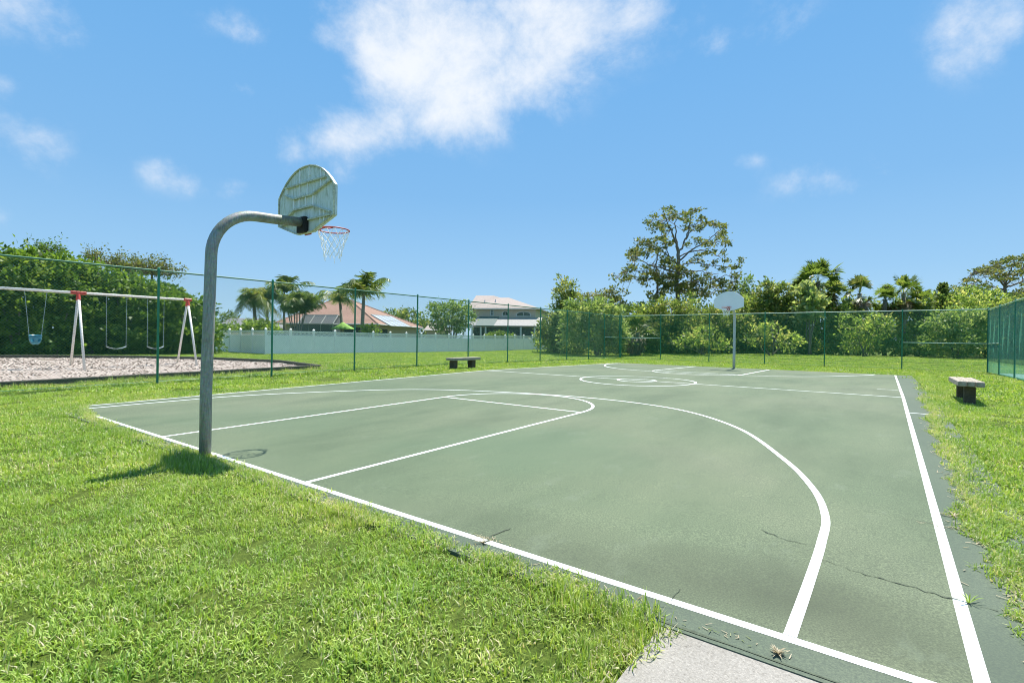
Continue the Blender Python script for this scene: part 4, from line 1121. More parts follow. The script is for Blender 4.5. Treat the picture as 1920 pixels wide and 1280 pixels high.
# --- palms
def fan_palm(px, py, R, D, label, seed, nf=34, group=None, dead=6):
    rng = np.random.default_rng(seed); c = pt(px, py, D); o = G(c[0], c[1]); t = thing('palm_tree', o, label, 'palm tree', group)
    m = MB(); H = c[2]-o[2]
    m.tube([o-np.array([0, 0, .1]), o+np.array([0, 0, H*.5])+rng.normal(size=3)*.08, c], [.22, .19, .2], 10); m.build('trunk', M['palm_trunk'], t, True, o)
    def fronds(k, elo, ehi, dead_):
        Q = []; T = []
        for i in range(k):
            az = rng.uniform(0, 2*math.pi); el = R_(rng.uniform(elo, ehi)); d = np.array([math.cos(az)*math.cos(el), math.sin(az)*math.cos(el), math.sin(el)])
            pl_ = R*rng.uniform(.38, .72); hub = c+d*pl_+np.array([0, 0, -.08*pl_])
            side = np.cross(d, [0, 0, 1.0]); side /= np.linalg.norm(side)+1e-9; nrm = np.cross(side, d)
            Q.append(np.array([c-side*.025, c+side*.025, hub+side*.018, hub-side*.018])); T.append(.6)
            roll_ = rng.normal()*.5; s2 = side*math.cos(roll_)+nrm*math.sin(roll_)
            ct = rng.normal(.5, .18)
            for a in np.linspace(-100, 100, 15):
                g = R_(a+rng.normal()*3); dd = d*math.cos(g)+s2*math.sin(g); L = R*.47*(1-.2*abs(a)/105)*rng.uniform(.8, 1.15)
                tip = hub+dd*L; tip[2] -= L*L/R*rng.uniform(.25, .6); mid = hub+dd*L*.6; mid[2] -= .05*L
                w_ = np.cross(dd, nrm); w_ /= np.linalg.norm(w_)+1e-9; w_ *= .06*R/1.6
                Q.append(np.array([hub, mid-w_, mid+w_, hub+.001*w_])[[0, 1, 2, 3]]); T.append(np.clip(ct+rng.normal()*.1, 0, 1))
                Q.append(np.array([mid-w_, tip, tip+.002*w_, mid+w_])); T.append(np.clip(ct+rng.normal()*.1, 0, 1))
        return np.array(Q), np.array(T)
    Q, T = fronds(nf, -48, 88, False); quads_mesh('crown', Q, T, M['leaf_palm'], t, o)
    if dead:
        Q, T = fronds(dead, -85, -45, True); quads_mesh('dry_skirt', Q, T, M['leaf_dead'], t, o)
    return t
fan_palm(1534, 528, 2.75, 54, 'tallest cabbage palm of the back wood, with the fullest crown', 81, 46, None, 10)
fan_palm(1506, 556, 2.4, 55, 'shorter cabbage palm tucked under the left side of the tallest palm', 82, 34, None, 8)
fan_palm(1562, 560, 2.4, 55, 'shorter cabbage palm tucked under the right side of the tallest palm', 83, 34, None, 8)
fan_palm(1612, 550, 2.2, 53, 'cabbage palm with an open ragged crown, standing between the tallest palm and the wide one', 84, 24, None, 8)
fan_palm(1694, 549, 2.35, 53, 'cabbage palm with stiff upright fronds above the back fence, right of the ragged one', 85, 26, None, 10)
fan_palm(1660, 562, 1.8, 53, 'small low cabbage palm filling the gap beside the upright fronded palm', 86, 24, None, 8)
fan_palm(1722, 566, 1.9, 53.5, 'small low cabbage palm at the right end of the palm row', 88, 24, None, 8)
fan_palm(1195, 622, 2.1, 47, 'low palmetto with drooping pale fronds behind the far corner of the fence', 87, 30, None, 14)
# conifer-like spike
t_ = pt(1768, 580, 55); o = G(t_[0], t_[1]); t = thing('tree', o, 'young spiky tree with star shaped branches poking up left of the pine', 'tree')
m = MB(); tp_ = pt(1768, 534, 55); m.tube([o, tp_], [.08, .02], 6)
rs_ = np.random.default_rng(91); cen = []; dirs = []
for i in range(16):
    f = i/15; p = tp_*(1-f)+pt(1768, 585, 55)*f; k = 5
    for j in range(k):
        a = 2*math.pi*j/k+i*.9; L = .35+1.3*f; d = np.array([math.cos(a), math.sin(a), .55]); d /= np.linalg.norm(d); e = p+d*L; m.tube([p, e], [.02, .008], 4, False)
        for q in np.linspace(.2, 1, 10): cen.append(p+d*L*q+rs_.normal(size=3)*.04); dirs.append(d)
m.build('trunk', M['twig'], t, True, o)
cen = np.repeat(np.array(cen), 3, 0); dirs = np.repeat(np.array(dirs), 3, 0)
quads_mesh('crown', leaves(cen, .3, .35, .1, dirs*1.2, rs_), np.clip(rs_.normal(.45, .2, len(cen)), 0, 1), M['leaf_mid'], t, o)

def feather_palm(px, py, D, R, trunks, label, seed, nf=15, rad=.15, mat='leaf_palm', updir=(40, 85), droop=1.0, group=None):
    rng = np.random.default_rng(seed); tops = []
    c0 = pt(px, py, D); o = G(c0[0], c0[1]); t = thing('palm_tree', o, label, 'palm tree', group); m = MB()
    for (dx, dy, lean) in trunks:
        top = pt(px+dx, py+dy, D+rng.normal()*.4); b_ = o+np.array([rng.normal()*.12, rng.normal()*.12, -.1]) if len(trunks) > 1 else pt(px+dx+lean, 640, D); b_[2] = o[2]-.1
        m.tube([b_, b_*.5+top*.5+rng.normal(size=3)*.06, top], [rad*1.2, rad, rad*.8], 9); tops.append(top)
        m.tube([top, top+np.array([0, 0, .55])], [rad*.8, rad*.35], 8)
    m.build('trunk', M['palm_trunk'], t, True, o)
    Q = []; T = []
    for top in tops:
        for i in range(nf):
            az = 2*math.pi*(i+rng.random())/nf; el = R_(rng.uniform(*updir)); d = np.array([math.cos(az)*math.cos(el), math.sin(az)*math.cos(el), math.sin(el)])
            L = R*rng.uniform(.62, 1.2); P = []; dr_ = droop*rng.uniform(.45, 1.35)
            for f in np.linspace(0, 1, 15):
                p = top+np.array([0, 0, .35])+d*L*f; p[2] -= dr_*L*.85*f**2.7; hz = np.array([d[0], d[1], 0]); p = p+hz*L*.12*f; P.append(p)
            P = np.array(P); ct = rng.normal(.5, .17)
            for j in range(1, 15):
                tg = P[j]-P[j-1]; tg /= np.linalg.norm(tg); sd = np.cross(tg, [0, 0, 1.0]); sd /= np.linalg.norm(sd)+1e-9
                Q.append(np.array([P[j-1]-sd*.018, P[j-1]+sd*.018, P[j]+sd*.014, P[j]-sd*.014])); T.append(.75)
                for sg in (-1, 1):
                    for h in (0, .5):
                        b_ = P[j-1]*(1-h)+P[j]*h; ll = .30*R*math.sin(math.pi*(.12+.82*(j-1+h)/14))*rng.uniform(.8, 1.2)
                        dd = sd*sg*.8+tg*.55+np.array([0, 0, -.45+rng.normal()*.25]); dd /= np.linalg.norm(dd); ww = tg*.04*R/2
                        e = b_+dd*ll; e[2] -= ll*.2; Q.append(np.array([b_-ww*.6, b_+ww, e+ww*.25, e-ww*.25])); T.append(np.clip(ct+rng.normal()*.12, 0, 1))
    quads_mesh('crown', np.array(Q), np.array(T), M[mat], t, o)
    return t
feather_palm(682, 556, 46, 3.3, [(0, 0, -3)], 'queen palm with the highest arching crown, right of the pair before the terracotta roof', 101, 18, .17, updir=(28, 89), droop=.85)
feather_palm(638, 570, 47, 2.9, [(0, 0, 2)], 'queen palm with a lower drooping crown, left of the pair before the terracotta roof', 102, 16, .15, updir=(22, 88), droop=.9)
feather_palm(533, 552, 52, 3.0, [(0, 0, 0)], 'slender tall palm with windswept fronds beside the clump of multi stemmed palms', 103, 15, .12, updir=(35, 89), droop=.8)
feather_palm(556, 590, 45, 2.6, [(-4, -4, 0), (-10, 4, 0), (6, -2, 0), (12, 4, 0), (1, -14, 0), (-16, -6, 0), (18, -8, 0)], 'multi stemmed clump palm with pale trunks in front of the terracotta house', 104, 11, .055, updir=(45, 88), droop=.8)
feather_palm(476, 573, 50, 3.0, [(0, 0, 2)], 'dark bushy palm with a full drooping crown, leftmost of the palms', 105, 30, .17, updir=(-5, 85), droop=1.25)
feather_palm(501, 565, 52, 2.9, [(0, 0, 0)], 'dark palm just right of the leftmost bushy palm, behind a fence post', 106, 22, .13, updir=(15, 85), droop=1.1)

# --- garden plants by the houses
shrub('tree', 'round multi stemmed bushy tree left of the two storey house, behind the white fence', 'tree',
      [(842, 590, 36, 30, 56), (825, 582, 22, 24, 56), (862, 588, 24, 28, 56), (845, 612, 34, 20, 56), (878, 600, 14, 18, 56)], M['leaf_pale'], .24, .75, .42, 22, .42, 111, None, True, .2, .35, .5, 14)
shrub('tree', 'dark green treetop behind the solar panel end of the terracotta house', 'tree', [(760, 602, 40, 22, 95), (735, 600, 24, 18, 95), (790, 616, 24, 18, 95)], M['leaf_mid'], .4, .8, .7, 24, .5, 112, None, True, .08, .45)
shrub('tree', 'small dark treetop far behind the tan house corner', 'tree', [(822, 620, 18, 16, 100), (806, 625, 10, 12, 100)], M['leaf_mid'], .4, .8, .7, 22, .5, 116, None, True, .08, .4)
shrub('hedge', 'clipped bright green hedge in front of the two storey house, showing over the white fence', 'hedge', [(925, 632, 17, 9, 62), (945, 633, 16, 10, 62), (957, 636, 8, 11, 61)], M['leaf_bright'], .17, 1.3, .3, 30, .5, 113, None, True, .02, .5)
shrub('shrub', 'yellow green hedge plants behind the left end of the white fence', 'shrub', [(430, 616, 20, 9, 42), (465, 615, 22, 11, 42), (497, 614, 18, 13, 42), (508, 618, 12, 10, 41)], M['leaf_bright'], .2, 1.2, .32, 28, .45, 114, None, True, .1, .6)
shrub('shrub', 'bright green bush peeping over the fence by the queen palms', 'shrub', [(690, 615, 9, 10, 44), (700, 619, 9, 8, 44)], M['leaf_bright'], .2, 1.2, .3, 24, .5, 115, None, True, .1, .7)
shrub('tree', 'small distant treetop over the grey roofed house', 'tree', [(432, 594, 14, 8, 110), (415, 598, 10, 8, 110)], M['leaf_mid'], .4, .9, .7, 22, .5, 117, None, True, .1, .4)

# ------------------------------------------------------------------ houses
def poly(mb, pts): mb.add(pts, [tuple(range(len(pts)))])
def wall_box(name, corners, ztop, mat, parent, o, zb=-.1):
    "vertical walls around a plan polygon"
    m = MB(); k = len(corners)
    V = [(c[0], c[1], zb) for c in corners]+[(c[0], c[1], ztop) for c in corners]
    m.add(V, [(i, (i+1) % k, k+(i+1) % k, k+i) for i in range(k)]+[tuple(range(k, 2*k))]); return m.build(name, mat, parent, False, o)
# terracotta house
A = pt(516, 608.5, 57); B = pt(708, 611, 55); Cc = pt(792, 617.5, 68); Dd = A+(Cc-B)
ze = 2.75
for q in (A, B, Cc, Dd): q[2] = ze
R1 = pt(622, 563.5, 63.5); R2 = pt(657, 566, 62.5); zr = (R1[2]+R2[2])/2; R1[2] = R2[2] = zr
ctr = (A+B+Cc+Dd)/4; o = np.array([ctr[0], ctr[1], float(gz(ctr[0], ctr[1]))])
th_ = thing('house', o, 'single storey house with a big terracotta hip roof and solar panel', 'house')
ins = [ctr+(q-ctr)*.90 for q in (A, B, Cc, Dd)]
wall_box('wall', ins, ze-.02, M['tan_wall'], th_, o, -.2)
m = MB()
up = np.array([0, 0, .14])
for f in ((A, B, R2, R1), (B, Cc, R2), (Cc, Dd, R1, R2), (Dd, A, R1)): m.add([np.array(q)+up for q in f], [tuple(range(len(f)))])
for a, b_ in ((A, B), (B, Cc), (Cc, Dd), (Dd, A)): m.add([a, b_, b_+up, a+up], [(0, 1, 2, 3)])
m.add([A, B, Cc, Dd], [(0, 1, 2, 3)])
ridge = MB()
for a, b_ in ((R1, R2), (R2, B), (R2, Cc), (R1, A), (R1, Dd)): ridge.tube([a+up, b_+up], .10, 6)
ro = m.build('roof', M['terracotta'], th_, False, o); ridge.build('ridge_tile', M['terracotta'], ro, False)
for a, b_ in ((A, B), (B, Cc)):
    m = MB(); dv = np.cross((b_-a)/np.linalg.norm(b_-a), [0, 0, 1.0])*.06; m.tube([a+dv+[0, 0, .06], b_+dv+[0, 0, .06]], .075, 6); m.build('gutter', M['trim'], th_, False, o)
nR = np.cross(Cc-B, R2-B); nR /= np.linalg.norm(nR); nR = nR if nR[2] > 0 else -nR
sp = [onplane(*q, B+up+nR*.07, nR) for q in ((695, 589.5), (734, 593), (772, 613.0), (733, 611))]
m = MB(); m.slab(sp, .05); so2 = m.build('solar_panel', M['solar'], th_, False, o)
m = MB()
for i in range(1, 4):
    f = i/4; m.tube([sp[0]*(1-f)+sp[1]*f+nR*.012, sp[3]*(1-f)+sp[2]*f+nR*.012], .02, 4)
m.tube([sp[3]*.5+sp[0]*.5+nR*.012, sp[1]*.5+sp[2]*.5+nR*.012], .02, 4)
for a, b_ in zip(sp, sp[1:]+sp[:1]): m.tube([a+nR*.012, b_+nR*.012], .03, 4)
m.build('panel_frame', M['galv'], so2, False)
# shade under the eaves painted as a dark wall panel, and a window
iA, iB, iC = ins[0], ins[1], ins[2]
def onwall(a, b_, f0, f1, z0, z1, nm, mat, parent, off=.03):
    d = b_-a; nv = np.array([d[1], -d[0], 0]); nv /= np.linalg.norm(nv); nv = nv if np.dot(nv, CAM-a) > 0 else -nv
    P = [a+d*f0+nv*off, a+d*f1+nv*off]; m = MB()
    V = [(P[0][0], P[0][1], z0), (P[1][0], P[1][1], z0), (P[1][0], P[1][1], z1), (P[0][0], P[0][1], z1)]
    V += [tuple(np.array(v)-nv*(off+.05)) for v in V]
    m.add(V, [(0, 1, 2, 3), (0, 4, 5, 1), (1, 5, 6, 2), (2, 6, 7, 3), (3, 7, 4, 0)]); return m.build(nm, mat, parent, False, o)
onwall(iA, iB, .08, .95, .3, 2.5, 'eave_shade_panel', M['screen_dark'], th_)
onwall(iB, iC, .03, .26, .6, 2.35, 'window', M['glass'], th_)
# pool screen enclosure
e_ = [pt(558, 609, 50), pt(624, 610, 49), pt(642, 609.5, 53), pt(576, 608.5, 54)]
for q in e_: q[2] = 2.62
tpz = 3.55; et = [pt(569, 594, 51.5), pt(634, 593.5, 50.7), pt(636, 593.5, 52.5), pt(573, 594, 53)]
for q in et: q[2] = tpz
ec = sum(e_)/4; eo = np.array([ec[0], ec[1], float(gz(ec[0], ec[1]))]); en = thing('screen_enclosure', eo, 'dark pool screen enclosure with pale frame bars in front of the terracotta house', 'screen enclosure')
m = MB()
for i in range(4):
    j = (i+1) % 4; m.add([e_[i], e_[j], et[j], et[i]], [(0, 1, 2, 3)])
    m.add([(e_[i][0], e_[i][1], 0), (e_[j][0], e_[j][1], 0), e_[j], e_[i]], [(0, 1, 2, 3)])
m.add(et, [(0, 1, 2, 3)]); m.build('screen', M['lanai'], en, False, eo)
m = MB()
for i in range(4):
    j = (i+1) % 4; m.tube([e_[i], e_[j]], .05, 5); m.tube([e_[i], et[i]], .05, 5); m.tube([et[i], et[j]], .05, 5); m.tube([(e_[i][0], e_[i][1], 0), e_[i]], .05, 5)
for f in (.33, .66): m.tube([e_[0]*(1-f)+e_[1]*f, et[0]*(1-f)+et[1]*f], .04, 5); q = e_[0]*(1-f)+e_[1]*f; m.tube([(q[0], q[1], 0), q], .04, 5)
m.build('frame', M['galv'], en, False, eo)
# patio umbrella
uc = pt(643, 612, 47); uo = np.array([uc[0], uc[1], float(gz(uc[0], uc[1]))]); um = thing('patio_umbrella', uo, 'lime green patio umbrella behind the white fence under the queen palms', 'umbrella')
m = MB(); n_ = 8; rr = 1.1
V = [uc+np.array([0, 0, .42])]+[uc+np.array([rr*math.cos(2*math.pi*k/n_), rr*math.sin(2*math.pi*k/n_), -.22]) for k in range(n_)]
m.add(V, [(0, k+1, (k+1) % n_+1) for k in range(n_)]); cb = m.build('canopy', M['lime_cloth'], um, False, uo); sd = cb.modifiers.new('thickness', 'SOLIDIFY'); sd.thickness = .012
m = MB(); m.tube([uo, uc+np.array([0, 0, .4])], .025, 8); m.build('pole', M['white_paint'], um, False, uo)
# two storey house
fl = pt(886, 600, 72); fr = pt(1004, 600, 70); dv = (fr-fl); dv[2] = 0; dv /= np.linalg.norm(dv); nb2 = np.array([-dv[1], dv[0], 0]);
if np.dot(nb2, FW) < 0: nb2 = -nb2
bl, br = fl+nb2*10, fr+nb2*10; o = (fl+fr+bl+br)/4; o[2] = float(gz(o[0], o[1])); th2 = thing('house', o, 'two storey beige house with a pale pink tiled roof and arched windows', 'house')
ze2 = pt(945, 580, 71)[2]
wall_box('wall', [fl, fr, br, bl], ze2-.02, M['beige_wall'], th2, o, -.2)
ov = .55; q0 = fl-dv*ov-nb2*ov; q1 = fr+dv*ov-nb2*ov; q2 = br+dv*ov+nb2*ov; q3 = bl-dv*ov+nb2*ov
for q in (q0, q1, q2, q3): q[2] = ze2
ra = pt(893, 555.5, 76.5); rb_ = pt(926, 556.5, 76.5); rc = pt(938, 560.0, 76.3); rd_ = pt(954, 560.6, 76)
zt_ = (ra[2]+rb_[2])/2; ra[2] = rb_[2] = zt_; rd_[2] = rc[2]
m = MB(); up = np.array([0, 0, .16])
for f in ((q0, q1, rd_, rc, rb_, ra), (q1, q2, rd_), (q2, q3, ra, rb_, rc, rd_), (q3, q0, ra)):
    c_ = sum(f)/len(f); k = len(f)
    if k == 3: m.add([p+up for p in f], [(0, 1, 2)])
    elif k == 4: m.add([p+up for p in f], [(0, 1, 2, 3)])
    else: m.add([p+up for p in f], [(0, 1, 2), (0, 2, 3), (0, 3, 4), (0, 4, 5)] if f[0] is q0 else [(0, 1, 2), (0, 2, 3), (0, 3, 4), (0, 4, 5)])
for a, b_ in ((q0, q1), (q1, q2), (q2, q3), (q3, q0)): m.add([a, b_, b_+up, a+up], [(0, 1, 2, 3)])
m.add([q0, q1, q2, q3], [(0, 1, 2, 3)]); m.build('roof', M['pink_tiles'], th2, False, o)
m = MB(); m.tube([q0+[0, 0, .05]-nb2*.06, q1+[0, 0, .05]-nb2*.06], .09, 6); m.build('gutter', M['trim'], th2, False, o)
for vx in (909, 929):
    p = onplane(vx, 567 if vx == 909 else 566, q0+up, np.cross(q1-q0, rc-q0)/np.linalg.norm(np.cross(q1-q0, rc-q0))); m = MB(); m.tube([p-[0, 0, .1], p+[0, 0, .35]], .09, 8); m.build('vent_pipe', M['white_paint'], th2, False, o)
def arch_window(x0, x1, yt, yb, arched=True):
    P0 = onplane(x0, yb, fl, nb2); P1 = onplane(x1, yb, fl, nb2); zt2 = onplane((x0+x1)/2, yt, fl, nb2)[2]; zb2 = (P0[2]+P1[2])/2; wd = np.linalg.norm((P1-P0)[:2]); h = zt2-zb2
    def outline(g):
        L = [(-wd/2-g, -g), (wd/2+g, -g)]
        if arched:
            hs = h*.35
            L += [((wd/2+g)*math.cos(a), hs+(h-hs+g)*math.sin(a)) for a in np.linspace(0, math.pi, 15)]
        else: L += [(wd/2+g, h+g), (-wd/2-g, h+g)]
        return L
    mid = (P0+P1)/2; mid[2] = zb2
    m = MB(); m.prism(outline(.14), .1, lambda a, b_, c: mid+dv*a+np.array([0, 0, b_])-nb2*(.06-c)); fo = m.build('window', M['trim'], th2, False, o)
    m = MB(); m.prism(outline(0), .05, lambda a, b_, c: mid+dv*a+np.array([0, 0, b_])-nb2*(.075-c)); m.build('pane', M['glass'], fo, False)
    m = MB()
    for f in ((-.2, .2) if wd > 2 else (0,)): m.box(tuple(mid+dv*wd*f+np.array([0, 0, h*.45])-nb2*.085), (.06, .06, h*.85), math.atan2(dv[1], dv[0]))
    if not arched: m.box(tuple(mid+np.array([0, 0, h*.5])-nb2*.085), (wd, .06, .08), math.atan2(dv[1], dv[0]))
    m.build('mullion', M['trim'], fo, False)
arch_window(921, 925, 581.3, 590.3, False); arch_window(943, 952, 583.8, 590.8); arch_window(969.5, 994, 585, 592)
# porch roofs
zt3 = pt(934, 594.5, 70.6)[2]; zb3 = pt(960, 610.5, 65.5)[2]
def onv(px, z, off):  # point on facade-parallel plane 'off' metres in front, at height z, seen at column px
    P = onplane(px, 600, fl-nb2*off, nb2); P[2] = z; return P
m = MB(); m.slab([onv(934, zt3, .05), onv(1016, zt3, .05), onv(1016, zb3, 5.2), onv(925, zb3, 5.2)], .12); pr = m.build('porch_roof', M['porch_roof'], th2, False, o)
m = MB(); m.slab([onv(899, zt3+.1, .05), onv(935.2, zt3+.1, .05), onv(925.6, zb3, 5.25), onv(892, zb3, 5.25)], .12); m.build('porch_roof', M['green_roof'], th2, False, o)
m = MB(); m.slab([onv(898.5, zt3+.1, .05), onv(891.6, zb3, 5.25), onv(876, zb3+.25, 2.2)], .12); m.build('porch_roof', M['porch_roof'], th2, False, o)
for px in (886, 902, 911, 977, 1003):
    p = onv(px, 0, 5.0); m = MB(); m.box((p[0], p[1], (zb3-.1)/2-.1), (.22, .22, zb3), math.atan2(dv[1], dv[0]), .01); m.build('porch_column', M['trim'], th2, False, o)
for a, b_ in ((888, 900), (904, 910), (913, 975), (979, 1001), (1005, 1014)):
    p, q = onv(a, 0, 4.7), onv(b_, 0, 4.7); m = MB(); m.add([(p[0], p[1], -.2), (q[0], q[1], -.2), (q[0], q[1], zb3-.25), (p[0], p[1], zb3-.25)], [(0, 1, 2, 3)]); m.build('porch_screen', M['screen_dark'], th2, False, o)
# tan house corner and grey roofed house far behind
def gable_house(l, r_, D, ze_px, zr_px, wallm, roofm, label, rl, rr_):
    a = pt(l, ze_px, D); b_ = pt(r_, ze_px, D); z = a[2]; b_[2] = z; d = (b_-a); d[2] = 0; d /= np.linalg.norm(d); nv = np.array([-d[1], d[0], 0]); nv = nv if np.dot(nv, FW) > 0 else -nv
    c_, e = b_+nv*9, a+nv*9; o = (a+c_)/2; o[2] = float(gz(o[0], o[1])); t = thing('house', o, label, 'house')
    wall_box('wall', [a, b_, c_, e], z-.02, wallm, t, o, -.2); zr = pt((l+r_)/2, zr_px, D+4.5)[2]
    P = [a-d*.4-nv*.5, b_+d*.4-nv*.5, c_+d*.4+nv*.5, e-d*.4+nv*.5]; r1 = pt(rl, zr_px, D+4.5); r2 = pt(rr_, zr_px, D+4.5); r1[2] = r2[2] = zr
    for q in P: q[2] = z
    m = MB(); u_ = np.array([0, 0, .12])
    for f in ((P[0], P[1], r2, r1), (P[1], P[2], r2), (P[2], P[3], r1, r2), (P[3], P[0], r1)): m.add([q+u_ for q in f], [tuple(range(len(f)))])
    for q, s in ((0, 1), (1, 2), (2, 3), (3, 0)): m.add([P[q], P[s], P[s]+u_, P[q]+u_], [(0, 1, 2, 3)])
    m.add(P, [(0, 1, 2, 3)]); m.build('roof', roofm, t, False, o)
    m = MB(); m.tube([P[0]-nv*.05+[0, 0, .04], P[1]-nv*.05+[0, 0, .04]], .08, 5); m.build('gutter', M['trim'], t, False, o)
gable_house(800, 832, 84, 619.5, 607, M['tan_wall'], M['pink_tiles'], 'small piece of a tan house between the solar roof and the round bushy tree', 806, 826)
gable_house(412, 512, 72, 614.5, 598, M['tan_wall'], M['grey_shingle'], 'low house with a grey shingle roof, farthest left above the fence', 432, 495)

# ------------------------------------------------------------------ lawn
M['thatch'] = leaf_mat('dry_thatch', [(.12, .18, .03), (.20, .18, .07), (.30, .235, .13), (.42, .35, .23)], .2)
def grass_mat():
    m, n, l, b, out = new_mat('lawn_blade')
    at = n.new('ShaderNodeAttribute'); at.attribute_name = 'tint'
    r = ramp(n, l, at.outputs['Fac'], [(0, (.08, .14, .018)), (.28, (.22, .34, .045)), (.6, (.38, .53, .10)), (.84, (.50, .61, .18)), (.92, (.62, .60, .34)), (1, (.68, .61, .43))])
    p = geo_pos(n); t = noise(n, l, .55, 5, .65, p); t2 = noise(n, l, 2.6, 4, .6, p)
    q = ramp(n, l, t.outputs[0], [(.32, (.72, .85, .8)), (.5, (1, 1, 1)), (.68, (1.28, 1.12, 1.35))])
    q2 = ramp(n, l, t2.outputs[0], [(.32, (.74, .80, .72)), (.6, (1.06, 1.04, 1.06))])
    c = mix(n, l, 1, mix(n, l, 1, r.outputs[0], q.outputs[0], 'MULTIPLY'), q2.outputs[0], 'MULTIPLY')
    l.new(c, b.inputs['Base Color']); b.inputs['Roughness'].default_value = .5; b.inputs['Specular IOR Level'].default_value = .35
    tr = n.new('ShaderNodeBsdfTranslucent'); l.new(mix(n, l, 1, c, (1.2, 1.2, .5), 'MULTIPLY'), tr.inputs[0])
    ms = n.new('ShaderNodeMixShader'); ms.inputs[0].default_value = .40
    l.new(b.outputs[0], ms.inputs[1]); l.new(tr.outputs[0], ms.inputs[2]); l.new(ms.outputs[0], out.inputs[0]); return m
M['grass'] = grass_mat()
def patch_mesh(name, size, nbl, lo, hi, wd, seed, dry=.10, upright=.55):
    rng = np.random.default_rng(seed); N = nbl
    b_ = np.stack([rng.uniform(-size/2, size/2, N), rng.uniform(-size/2, size/2, N), np.full(N, -.012)], -1)
    az = rng.uniform(0, 2*math.pi, N); ln = rng.uniform(lo, hi, N)*np.where(rng.random(N) < .1, 1.35, 1); tilt = np.abs(rng.normal(upright, .38, N)).clip(.05, 1.4)
    hd_ = np.stack([np.cos(az), np.sin(az), 0*az], -1); sd = np.stack([-np.sin(az), np.cos(az), 0*az], -1)
    tw = rng.normal(0, .5, N)[:, None]; sd = sd*np.cos(tw)+np.array([0, 0, 1.])*np.sin(tw)*.6
    w_ = (wd*rng.uniform(.7, 1.25, N))[:, None]
    z = np.array([0, 0, 1.])
    p1 = b_+ln[:, None]*.5*(hd_*np.sin(tilt*.6)[:, None]+z*np.cos(tilt*.6)[:, None])
    p2 = p1+ln[:, None]*.5*(hd_*np.sin(tilt*1.5)[:, None]+z*np.cos(tilt*1.5)[:, None])
    Q1 = np.stack([b_-sd*w_*.4, b_+sd*w_*.4, p1+sd*w_*.5, p1-sd*w_*.5], 1); Q2 = np.stack([p1-sd*w_*.5, p1+sd*w_*.5, p2+sd*w_*.06, p2-sd*w_*.06], 1)
    tt = np.clip(rng.normal(.5, .17, N), 0, .86); dr = rng.random(N) < dry; tt[dr] = rng.uniform(.88, 1, dr.sum())
    Q = np.stack([Q1, Q2], 1).reshape(-1, 4, 3)
    me = bpy.data.meshes.new(name); k = len(Q)
    me.vertices.add(k*4); me.vertices.foreach_set("co", Q.astype(np.float32).ravel()); me.loops.add(k*4); me.loops.foreach_set("vertex_index", np.arange(k*4, dtype=np.int32))
    me.polygons.add(k); me.polygons.foreach_set("loop_start", np.arange(0, k*4, 4, dtype=np.int32)); me.polygons.foreach_set("loop_total", np.full(k, 4, np.int32)); me.update(calc_edges=True)
    a = me.attributes.new("tint", 'FLOAT', 'FACE'); a.data.foreach_set("value", np.repeat(tt, 2).astype(np.float32)); me.materials.append(M['grass'])
    return bpy.data.objects.new(name, me)
def edge_noise(v, s): return .06*np.sin(v*1.3+s)+.05*np.sin(v*3.7+2*s)+.045*np.sin(v*9.3+s*3)+.03*np.sin(v*23+s)
def lawn_ok(x, y, margin=0.0):
    rx = np.interp(y, [-9, 0, 1.5, 6, 12, 20, 26], [7.30, 7.24, 7.17, 7.17, 7.30, 7.42, 7.5])+edge_noise(y, .7)*.45
    lx = -6.44+edge_noise(y, 2.1)*.25
    ny = np.interp(x, [-6.6, -5.9, -5.2, -4.2, -2, 2.5, 4.5, 5.6], [.34, .16, .02, -.07, -.10, -.13, -.17, -.20])+edge_noise(x, 1.3)*.3
    fy = 25.75+edge_noise(x, 3.3)*.3
    court_ = (x > lx+margin) & (x < rx-margin) & (y > ny+margin) & (y < fy-margin)
    path_ = (x > 5.6+edge_noise(y*1.5, 5)*.3) & (x < 9.6) & (y < -.1)
    bed_ = inpoly(x, y, BEDPOLY)
    return ~(court_ | path_ | bed_ | (x > 11.25) & (y > 13.5) & (y < 34.2))
